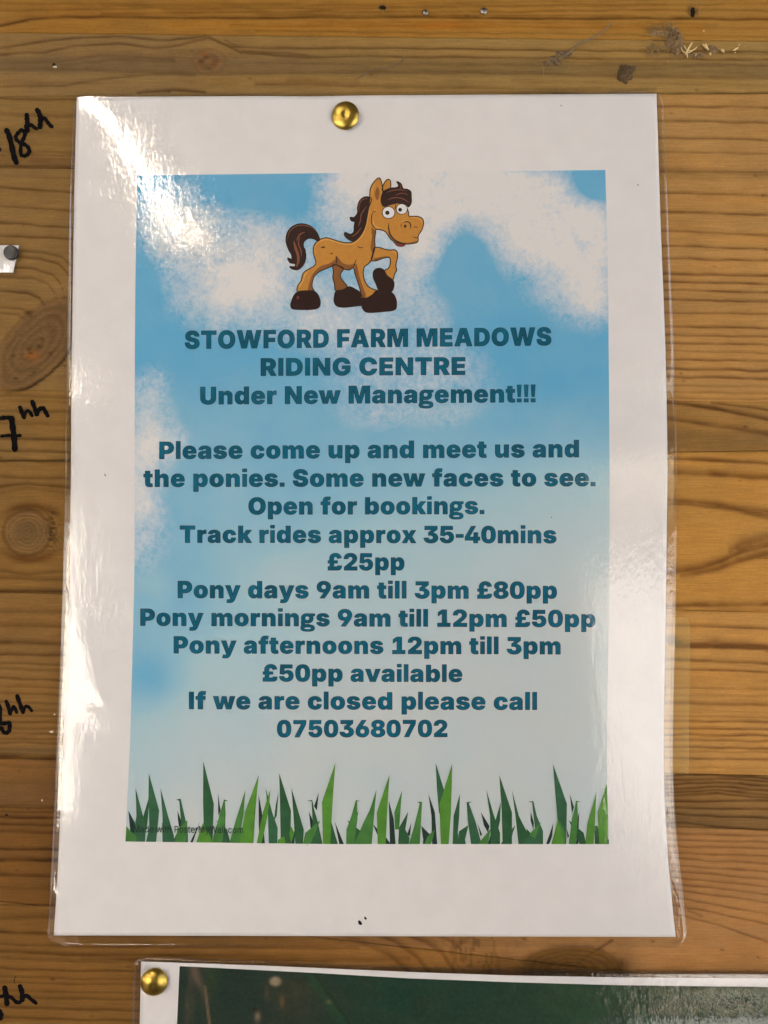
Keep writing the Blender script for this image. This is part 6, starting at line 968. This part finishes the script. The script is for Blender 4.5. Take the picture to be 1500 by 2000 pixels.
tack(P(302, 1916, float(H2(302, 1916)) + .0005), (R(1), 0, R(2)), domep, 'domed brass drawing pin at top left corner of the dark green aerial photo')

# ------------------------------------------------------------------ white slip with the dark pin at the left edge
slip = empty('laminated_slip', P(10, 505, .0004)); tag(slip, 'corner of a small shiny white laminated slip under the black pin, cut off at left', 'slip')
def H3(x, y): return (.5 + .9 * np.clip((np.asarray(y, float) - 495) / 38, 0, 1.2) ** 2 + 0 * np.asarray(x, float)) * .001
def P3(x, y, lift=0.0):
    h = H3(x, y) + lift; s = K * (D - h) / D
    return np.stack([(np.asarray(x) - 750) * s, -h, (1000 - np.asarray(y)) * s], -1)
def schild(o): o.parent = slip; o.matrix_parent_inverse = Matrix.Translation(slip.location).inverted(); return o
for nm, lift, mt, ins_ in (('paper', 0, M['paper2'], 0), ('laminate_film', .00025, M['film2'], -2.5)):
    U, W_ = np.meshgrid(np.linspace(0, 1, 60), np.linspace(0, 1, 16))
    Y = 479 - (-ins_) + W_ * (53 - 2 * ins_); X = -260 + U * (36.5 - .21 * np.clip(Y - 480, 0, 60) + 260 - ins_)
    A = P3(X, Y, lift); e = np.array([0, .0001 if not lift else .0002, 0]); A = np.concatenate([A[:1] + e, A, A[-1:] + e], 0); A = np.concatenate([A[:, :1] + e, A, A[:, -1:] + e], 1)
    schild(grid_mesh(nm, A, mt))
M['blackplastic'] = flat_mat('black_plastic', (.022, .022, .026), .38, .15, 800, spec=.5)
bp = empty('black_pin', P(24, 495, .0008)); tag(bp, 'round flat black pin holding the white slip at the left edge', 'pin')
lathe('pin_head', [(.0023, 0), (.0026, .0002), (.00262, .0010), (.0025, .00135), (.0022, .0015), (.0012, .00156), (.00001, .00158)], M['blackplastic'], bp, 36)
lathe('pin_shaft', [(.0004, .0002), (.0004, -.003), (.00001, -.004)], M['steel'], bp, 10)

# ------------------------------------------------------------------ thin see-through yellowish strip along the poster's right side
cf = empty('yellowish_strip', P(1330, 1360, .0002)); tag(cf, 'yellowish see-through strip with a rounded top corner along the right side of the pony poster', 'plastic strip')
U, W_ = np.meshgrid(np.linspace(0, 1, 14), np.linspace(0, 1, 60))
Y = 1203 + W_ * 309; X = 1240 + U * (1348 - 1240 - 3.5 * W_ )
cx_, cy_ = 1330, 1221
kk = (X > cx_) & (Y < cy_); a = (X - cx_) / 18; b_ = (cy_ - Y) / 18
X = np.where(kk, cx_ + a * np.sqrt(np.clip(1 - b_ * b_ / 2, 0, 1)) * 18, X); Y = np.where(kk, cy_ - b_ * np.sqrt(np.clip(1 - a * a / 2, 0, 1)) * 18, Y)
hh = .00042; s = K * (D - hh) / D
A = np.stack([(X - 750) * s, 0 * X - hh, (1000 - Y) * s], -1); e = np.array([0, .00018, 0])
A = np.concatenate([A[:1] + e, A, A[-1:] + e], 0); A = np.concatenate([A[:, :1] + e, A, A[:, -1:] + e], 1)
o = grid_mesh('strip_sheet', A, M['strip']); o.parent = cf; o.matrix_parent_inverse = Matrix.Translation(cf.location).inverted()

# ------------------------------------------------------------------ marker pen sizes written on the wall
def stroke_mesh(name, strokes, parent):
    """flattened ink lines, 0.06 mm high"""
    vs, fs = [], []
    for si, (pts, wd) in enumerate(strokes):
        q = smooth(pts, False, 5); n_ = len(q); seg = 8
        b0 = len(vs)
        for i in range(n_):
            a = q[max(i - 1, 0)]; c_ = q[min(i + 1, n_ - 1)]; dx, dy = c_[0] - a[0], c_[1] - a[1]; l = math.hypot(dx, dy) or 1
            w_ = wd * .62 * (1 + .12 * math.sin(i * 1.3 + si) )
            for k in range(seg + 1):
                t = math.pi * k / seg; off = math.cos(t) * w_
                X_, Y_ = q[i][0] - dy / l * off, q[i][1] + dx / l * off
                vs.append(((X_ - 750) * K, -.00036 - .00008 * math.sin(t) - si * 3e-6, (1000 - Y_) * K))
        for i in range(n_ - 1):
            for k in range(seg):
                fs.append((b0 + i * (seg + 1) + k, b0 + i * (seg + 1) + k + 1, b0 + (i + 1) * (seg + 1) + k + 1, b0 + (i + 1) * (seg + 1) + k))
        for end in (0, n_ - 1):      # round caps
            cx, cy = q[end]; oth = q[1] if end == 0 else q[-2]
            ang = math.atan2(cy - oth[1], cx - oth[0]); b1 = len(vs); vs.append(((cx - 750) * K, -.00043 - si * 3e-6, (1000 - cy) * K))
            for k in range(9):
                t = ang - math.pi / 2 + math.pi * k / 8; vs.append(((cx + wd * .6 * math.cos(t) - 750) * K, -.00036 - si * 3e-6, (1000 - (cy + wd * .6 * math.sin(t))) * K))
            for k in range(8): fs.append((b1, b1 + 1 + k, b1 + 2 + k))
    return mesh_obj(name, vs, fs, M['ink'], parent, False)
f1 = lambda pts: [(x / 6.667, 180 + y / 6.667) for x, y in pts]
f2 = lambda pts: [(x / 3.75, 400 + y / 3.75) for x, y in pts]
f3 = lambda pts: [(x / 3.75, 900 + y / 3.75) for x, y in pts]
f4 = lambda pts: [(x / 5.357, 1640 + y / 5.357) for x, y in pts]
f5 = lambda pts: [(x / 7.69, 1380 + y / 7.69) for x, y in pts]
w1 = stroke_mesh('marker_writing', [
    (f1([(92,505),(122,565),(162,720),(190,850),(218,920)]), 8.6),
    (f1([(320,520),(285,500),(240,540),(212,585),(225,630),(270,665),(330,690),(375,730),(385,780),(355,825),(315,835),(280,815),(275,740),(290,660),(320,590),(345,500),(375,440)]), 6.2),
    (f1([(355,305),(358,360),(362,410),(350,460),(365,505)]), 7.6), (f1([(365,470),(395,430),(430,445),(465,475),(485,480)]), 5.8),
    (f1([(490,240),(515,280),(530,340),(530,400),(528,460)]), 7.8), (f1([(530,420),(555,355),(585,345),(620,390),(655,435),(680,455)]), 6.2), (f1([(-12,755),(0,752)]), 7)], wall)
w1['label'] = 'black marker writing 18hh'
w2_ = stroke_mesh('marker_writing', [
    (f2([(-20,1572),(20,1562),(62,1560),(82,1562)]), 6.8), (f2([(88,1565),(96,1630),(106,1700),(112,1790)]), 9.4), (f2([(15,1695),(70,1690),(120,1692),(152,1690)]), 5.2),
    (f2([(150,1485),(165,1525),(180,1558)]), 6.8), (f2([(178,1555),(195,1515),(218,1515),(238,1545)]), 5.6), (f2([(240,1445),(258,1490),(275,1535)]), 7.2), (f2([(270,1535),(292,1500),(318,1490),(335,1515),(352,1545)]), 6.8)], wall)
w2_['label'] = 'black marker writing 7hh'
w3 = stroke_mesh('marker_writing', [
    (f3([(-12,1775),(5,1810),(2,1850)]), 6), (f5([(0,0),(12,80),(10,170),(18,240)]), 5.6), (f5([(20,250),(80,250),(150,245),(152,300),(140,365),(100,392),(62,375),(25,315)]), 6.6),
    (f3([(50,1762),(65,1800),(78,1850)]), 6.6), (f3([(78,1848),(95,1810),(108,1800),(125,1840)]), 5.4), (f3([(130,1722),(150,1780),(172,1838)]), 7), (f3([(172,1836),(190,1800),(208,1798),(235,1828)]), 5.2)], wall)
w3['label'] = 'black marker writing 6hh'
w4 = stroke_mesh('marker_writing', [
    (f4([(-20,1648),(20,1632),(55,1632)]), 5.2), (f4([(55,1545),(65,1600),(78,1710)]), 8.6), (f4([(80,1660),(100,1635),(130,1650),(180,1695),(215,1690),(250,1650)]), 6.2),
    (f4([(215,1530),(235,1590),(238,1670)]), 8), (f4([(250,1645),(285,1622),(325,1660),(380,1702)]), 6), (f4([(-12,1785),(8,1810),(10,1845),(-5,1862)]), 9.5), (f4([(175,1420),(155,1450),(160,1495)]), .9)], wall)
w4['label'] = 'black marker writing ending in hh, cut off at the left edge'

# ------------------------------------------------------------------ nails, holes and bits stuck to the boards
def nail(px, py, r, label):
    o = lathe('nail_head', [(r * 1.0, 0), (r * 1.02, .0002), (r * .9, .00042), (r * .4, .0005), (.00001, .0005)], M['steel'], None, 20)
    o.location = P(px, py, .0001); tag(o, label, 'nail', 'nails near the top edge'); return o
nail(831, 25, .00095, 'small grey nail head near the top edge, left of a second one')
nail(945, 22, .0012, 'grey round nail head near the top edge, the right one of two')

def lump(name, cx, cy, rx, ry, hgt, mat, seed, label, cat, res=26, par=None, base=.0001):
    rs = random.Random(seed); vs, fs = [], []
    for i in range(res + 1):
        rr = i / res
        for s in range(36):
            a = 2 * math.pi * s / 36
            wob = 1 + .38 * (float(vnoise(math.cos(a) * 2.2 + seed, math.sin(a) * 2.2, seed, 2)) - .5) * 2
            x = rr * rx * wob * math.cos(a); y = rr * ry * wob * math.sin(a)
            h = hgt * (1 - rr ** 2.2) * (.35 + 1.3 * float(vnoise(x / 4.5 + 50, y / 4.5 + 50, seed, 3)))
            vs.append(((cx + x - 750) * K, -base - h, (1000 - cy - y) * K))
    for i in range(res):
        for s in range(36):
            t = (s + 1) % 36; fs.append((i * 36 + s, i * 36 + t, (i + 1) * 36 + t, (i + 1) * 36 + s))
    o = mesh_obj(name, vs, fs, mat, par, True)
    if label: tag(o, label, cat)
    return o
M['mud'] = flat_mat('dried_mud', (.10, .066, .034), .95, .6, 1500)
M['dust'] = flat_mat('dusty_fluff', (.30, .21, .10), .95, .4, 1300)
M['dust2'] = flat_mat('dusty_brown_clot', (.22, .145, .075), .95, .4, 1100)
M['straw'] = flat_mat('pale_straw', (.72, .56, .28), .6, .15, 900)
M['web'] = flat_mat('cobweb_silk', (.24, .185, .11), .8, .2, 900)
M['flake'] = flat_mat('white_fleck', (.62, .56, .45), .7, .1, 900)
M['holedark'] = flat_mat('hole_dark', (.008, .006, .004), .9, .2, 900)
lump('mud_clump', 1222, 142, 17, 21, .0016, M['mud'], 4, 'dark brown clump of dried mud stuck above the poster\'s right part', 'mud clump')
dc = empty('dust_clump', P(1310, 85, .0003)); tag(dc, 'fluffy brown dust and chaff clump on the boards at upper right', 'dust clump')
def dchild(o): o.parent = dc; o.matrix_parent_inverse = Matrix.Translation(dc.location).inverted(); return o
dchild(lump('fluff', 1316, 78, 16, 24, .0022, M['dust2'], 8, None, None)); dchild(lump('fluff', 1290, 66, 24, 7, .0011, M['dust'], 9, None, None))
dchild(lump('fluff', 1322, 96, 10, 13, .0015, M['dust2'], 10, None, None)); dchild(lump('fluff', 1390, 98, 13, 8, .0009, M['dust2'], 12, None, None)); dchild(lump('fluff', 1360, 108, 18, 6, .0006, M['dust2'], 14, None, None))

def thread(pts, r, n_=5):
    """tube along 3d points given as (px, py, height mm)"""
    vs, fs = [], []
    for i, (x, y, h) in enumerate(pts):
        a = pts[max(i - 1, 0)]; c_ = pts[min(i + 1, len(pts) - 1)]; dx, dy = c_[0] - a[0], c_[1] - a[1]; l = math.hypot(dx, dy) or 1
        rr = r * (1 if 0 < i < len(pts) - 1 else .35)
        for k in range(n_):
            t = 2 * math.pi * k / n_
            vs.append(((x - dy / l * rr * math.cos(t) - 750) * K, -h * .001 - rr * K * math.sin(t), (1000 - y - dx / l * rr * math.cos(t)) * K))
    for i in range(len(pts) - 1):
        for k in range(n_):
            t = (k + 1) % n_; fs.append((i * n_ + k, i * n_ + t, (i + 1) * n_ + t, (i + 1) * n_ + k))
    return vs, fs
def threads(name, lst, mat, par=None):
    V_, F_ = [], []
    for pts, r in lst:
        v_, f_ = thread(pts, r); b0 = len(V_); V_ += v_; F_ += [tuple(i + b0 for i in f) for f in f_]
    return mesh_obj(name, V_, F_, mat, par, True)
rs = random.Random(3)
ch = []
for i in range(150):   # chaff curls below the dust
    cx = 1262 + rs.random() ** 1.2 * 75; cy = 84 + rs.gauss(10, 9) + (cx - 1262) * .12; a = rs.uniform(0, 3.14); L_ = rs.uniform(2, 6)
    ch.append(([(cx + (t - .5) * L_ * 2 * math.cos(a + t * 1.2), cy + (t - .5) * L_ * math.sin(a + t), .3 + rs.random() * .5) for t in (0, .33, .66, 1)], rs.uniform(.35, .75)))
for i in range(60):
    cx = 1262 + rs.random() * 55; cy = 60 + rs.gauss(0, 6); a = rs.uniform(-.6, .3); L_ = rs.uniform(4, 12)
    ch.append(([(cx + (t - .5) * L_ * 2 * math.cos(a), cy + (t - .5) * L_ * math.sin(a) + 2 * math.sin(t * 6), .8 + rs.random() * .8) for t in (0, .33, .66, 1)], .3))
dchild(tag(threads('chaff', ch, M['dust']), kind='stuff'))
STR = [([(1350,86),(1344,96),(1336,110)], 2.0, 'largest pale straw splinter, standing in the star shaped bunch'), ([(1328,94),(1331,103),(1342,106),(1356,98)], 1.3, None), ([(1339,104),(1341,116)], 1.5, None), ([(1334,92),(1340,101),(1352,101),(1360,94)], 1.1, None),
       ([(1370,90),(1377,96),(1382,101)], 2.2, None), ([(1376,88),(1380,98)], 1.4, None), ([(1384,106),(1386,111)], 2.0, None), ([(1406,99),(1412,106)], 2.6, None), ([(1429,102),(1440,96)], 1.9, None), ([(1440,92),(1443,89)], .8, None), ([(1432,106),(1435,105)], 1.2, None), ([(1372,62),(1373,66)], 1.6, None), ([(1356,113),(1358,108)], .9, None)]
names = ['slanted pale straw splinter at the centre of the bunch', 'curled pale straw splinter left in the bunch', 'short pale straw splinter hanging below the bunch', 'thin bent straw splinter crossing the bunch', 'bright straw chip right of the bunch', 'narrow straw chip above the bright one', 'small straw chip under the bright one', 'white straw chip right of the brown dust', 'long straw splinter farthest right', 'hair thin straw tip above the farthest right splinter', 'tiny straw crumb under the farthest right splinter', 'lone straw crumb above the dust', 'faint straw crumb low in the dust']
for (pts, r, _), lb in zip(STR, names):
    v_, f_ = thread([(x, y, .9) for x, y in smooth(pts, False, 3)] and [(x, y, .9) for x, y in smooth(pts, False, 3)], r)
    o = mesh_obj('straw_splinter', v_, f_, M['straw'], None, True); tag(o, lb + ', upper right of the wall', 'straw', 'straw bits stuck on the boards')
web = []
for j in range(9):
    o_ = rs.uniform(-3, 3)
    web.append(([(x + o_ * .4 + rs.gauss(0, .6), y + o_ + rs.gauss(0, .8), h) for x, y, h in ((1196,44,.4),(1186,56,1.2),(1170,70,1.6),(1148,82,1.5),(1128,88,1.2),(1112,104,.9),(1092,116,.6),(1070,124,.4))], .22 if j else .5))
for j in range(40):
    cx = rs.uniform(1066, 1125); cy = 122 - (cx - 1066) * .35 + rs.gauss(0, 6); a = rs.uniform(0, 6.28); L_ = rs.uniform(3, 11)
    web.append(([(cx + (t - .5) * L_ * math.cos(a) + rs.gauss(0, 1), cy + (t - .5) * L_ * math.sin(a) + rs.gauss(0, 1), .5) for t in (0, .5, 1)], .2))
web.append(([(1060,128,.2),(1061,140,.3),(1062,156,.2)], .6))
o = threads('cobweb', web, M['web']); tag(o, 'dusty cobweb strand slanting up to the right above the poster', 'cobweb')
M['webdust'] = flat_mat('cobweb_dust', (.155, .105, .062), .95, .4, 1500)
for a_ in ((1100,104,16,7,5),(1082,116,9,6,6),(1066,124,8,5,7),(1088,121,6,8,8)): lump('dust', a_[0], a_[1], a_[2], a_[3], .0006, M['webdust'], a_[4], None, None, 14, o, .00006)
web = []
for j in range(4):
    o_ = rs.uniform(-2, 2); web.append(([(x + rs.gauss(0, .8), y + o_ + rs.gauss(0, .8), .4) for x, y in ((798,100),(789,116),(775,127),(760,133),(742,134),(722,140),(706,150),(692,160))], .22))
for j in range(10):
    cx = rs.uniform(705, 790); cy = 150 - (cx - 692) * .5 + rs.gauss(0, 4); a = rs.uniform(-1, .4); L_ = rs.uniform(4, 14); web.append(([(cx, cy, .3), (cx + L_ * math.cos(a), cy + L_ * math.sin(a), .3)], .2))
web.append(([(846,112,.2),(842,117,.2)], .35))
o = threads('cobweb', web, M['web']); tag(o, 'fine faint cobweb threads above the brass pin, below the nails', 'cobweb')
def small(name, px, py, ra, rb, mat, label, cat, seed=1, h=.0004, par=None):
    return lump(name, px, py, ra, rb, h, mat, seed, label, cat, 8, par)
small('knot_hole', 1353, 25, 5, 9, M['holedark'], None, None, 3, .00003, wall); small('nail_hole', 747, 15, 7, 4.5, M['holedark'], None, None, 5, .00003, wall); small('nail_hole', 106, 127, 3.2, 3, M['holedark'], None, None, 6, .00003, wall)
small('nail_hole', 13, 1591.5, 3.6, 2.2, M['holedark'], None, None, 7, .00003, wall)
sp_ = [([(739,10,.3),(733,4,.4)], .8), ([(742,18,.3),(736,24,.4)], .7), ([(748,20,.2),(750,28,.5)], .9), ([(754,12,.3),(761,13,.4)], .6), ([(745,9,.2),(746,3,.4)], .7)]
o = threads('splinter', sp_, M['dust'], wall)
sp_ = [([(1345,12,.3),(1350,6,.8),(1358,2,.6)], 1.2), ([(1360,10,.4),(1366,6,.6),(1370,14,.4)], 1.0), ([(1358,34,.2),(1364,26,.6),(1366,18,.4)], 1.1), ([(1342,32,.3),(1340,26,.4)], .9), ([(1350,34,.3),(1353,42,.2)], .5), ([(1370,49,.2),(1404,51,.2)], .5)]
o = threads('splinter', sp_, M['dust'], wall)
small('paint_fleck', 107.5, 131, 3.6, 2.2, M['flake'], 'white fleck under the tiny hole, upper left of the wall', 'fleck', 9)
small('paint_fleck', 101, 1429, 4.2, 2.4, M['flake'], 'pale fleck between the 6hh writing and the poster', 'fleck', 10)
small('paint_fleck', 107, 1395, 1.8, 2, M['flake'], 'tiny pale speck on a thread above the pale fleck', 'fleck', 11)
small('paint_fleck', 82.5, 1563, 2, 2, M['flake'], 'tiny pale crumb left of the poster, below the 6hh writing', 'fleck', 12)
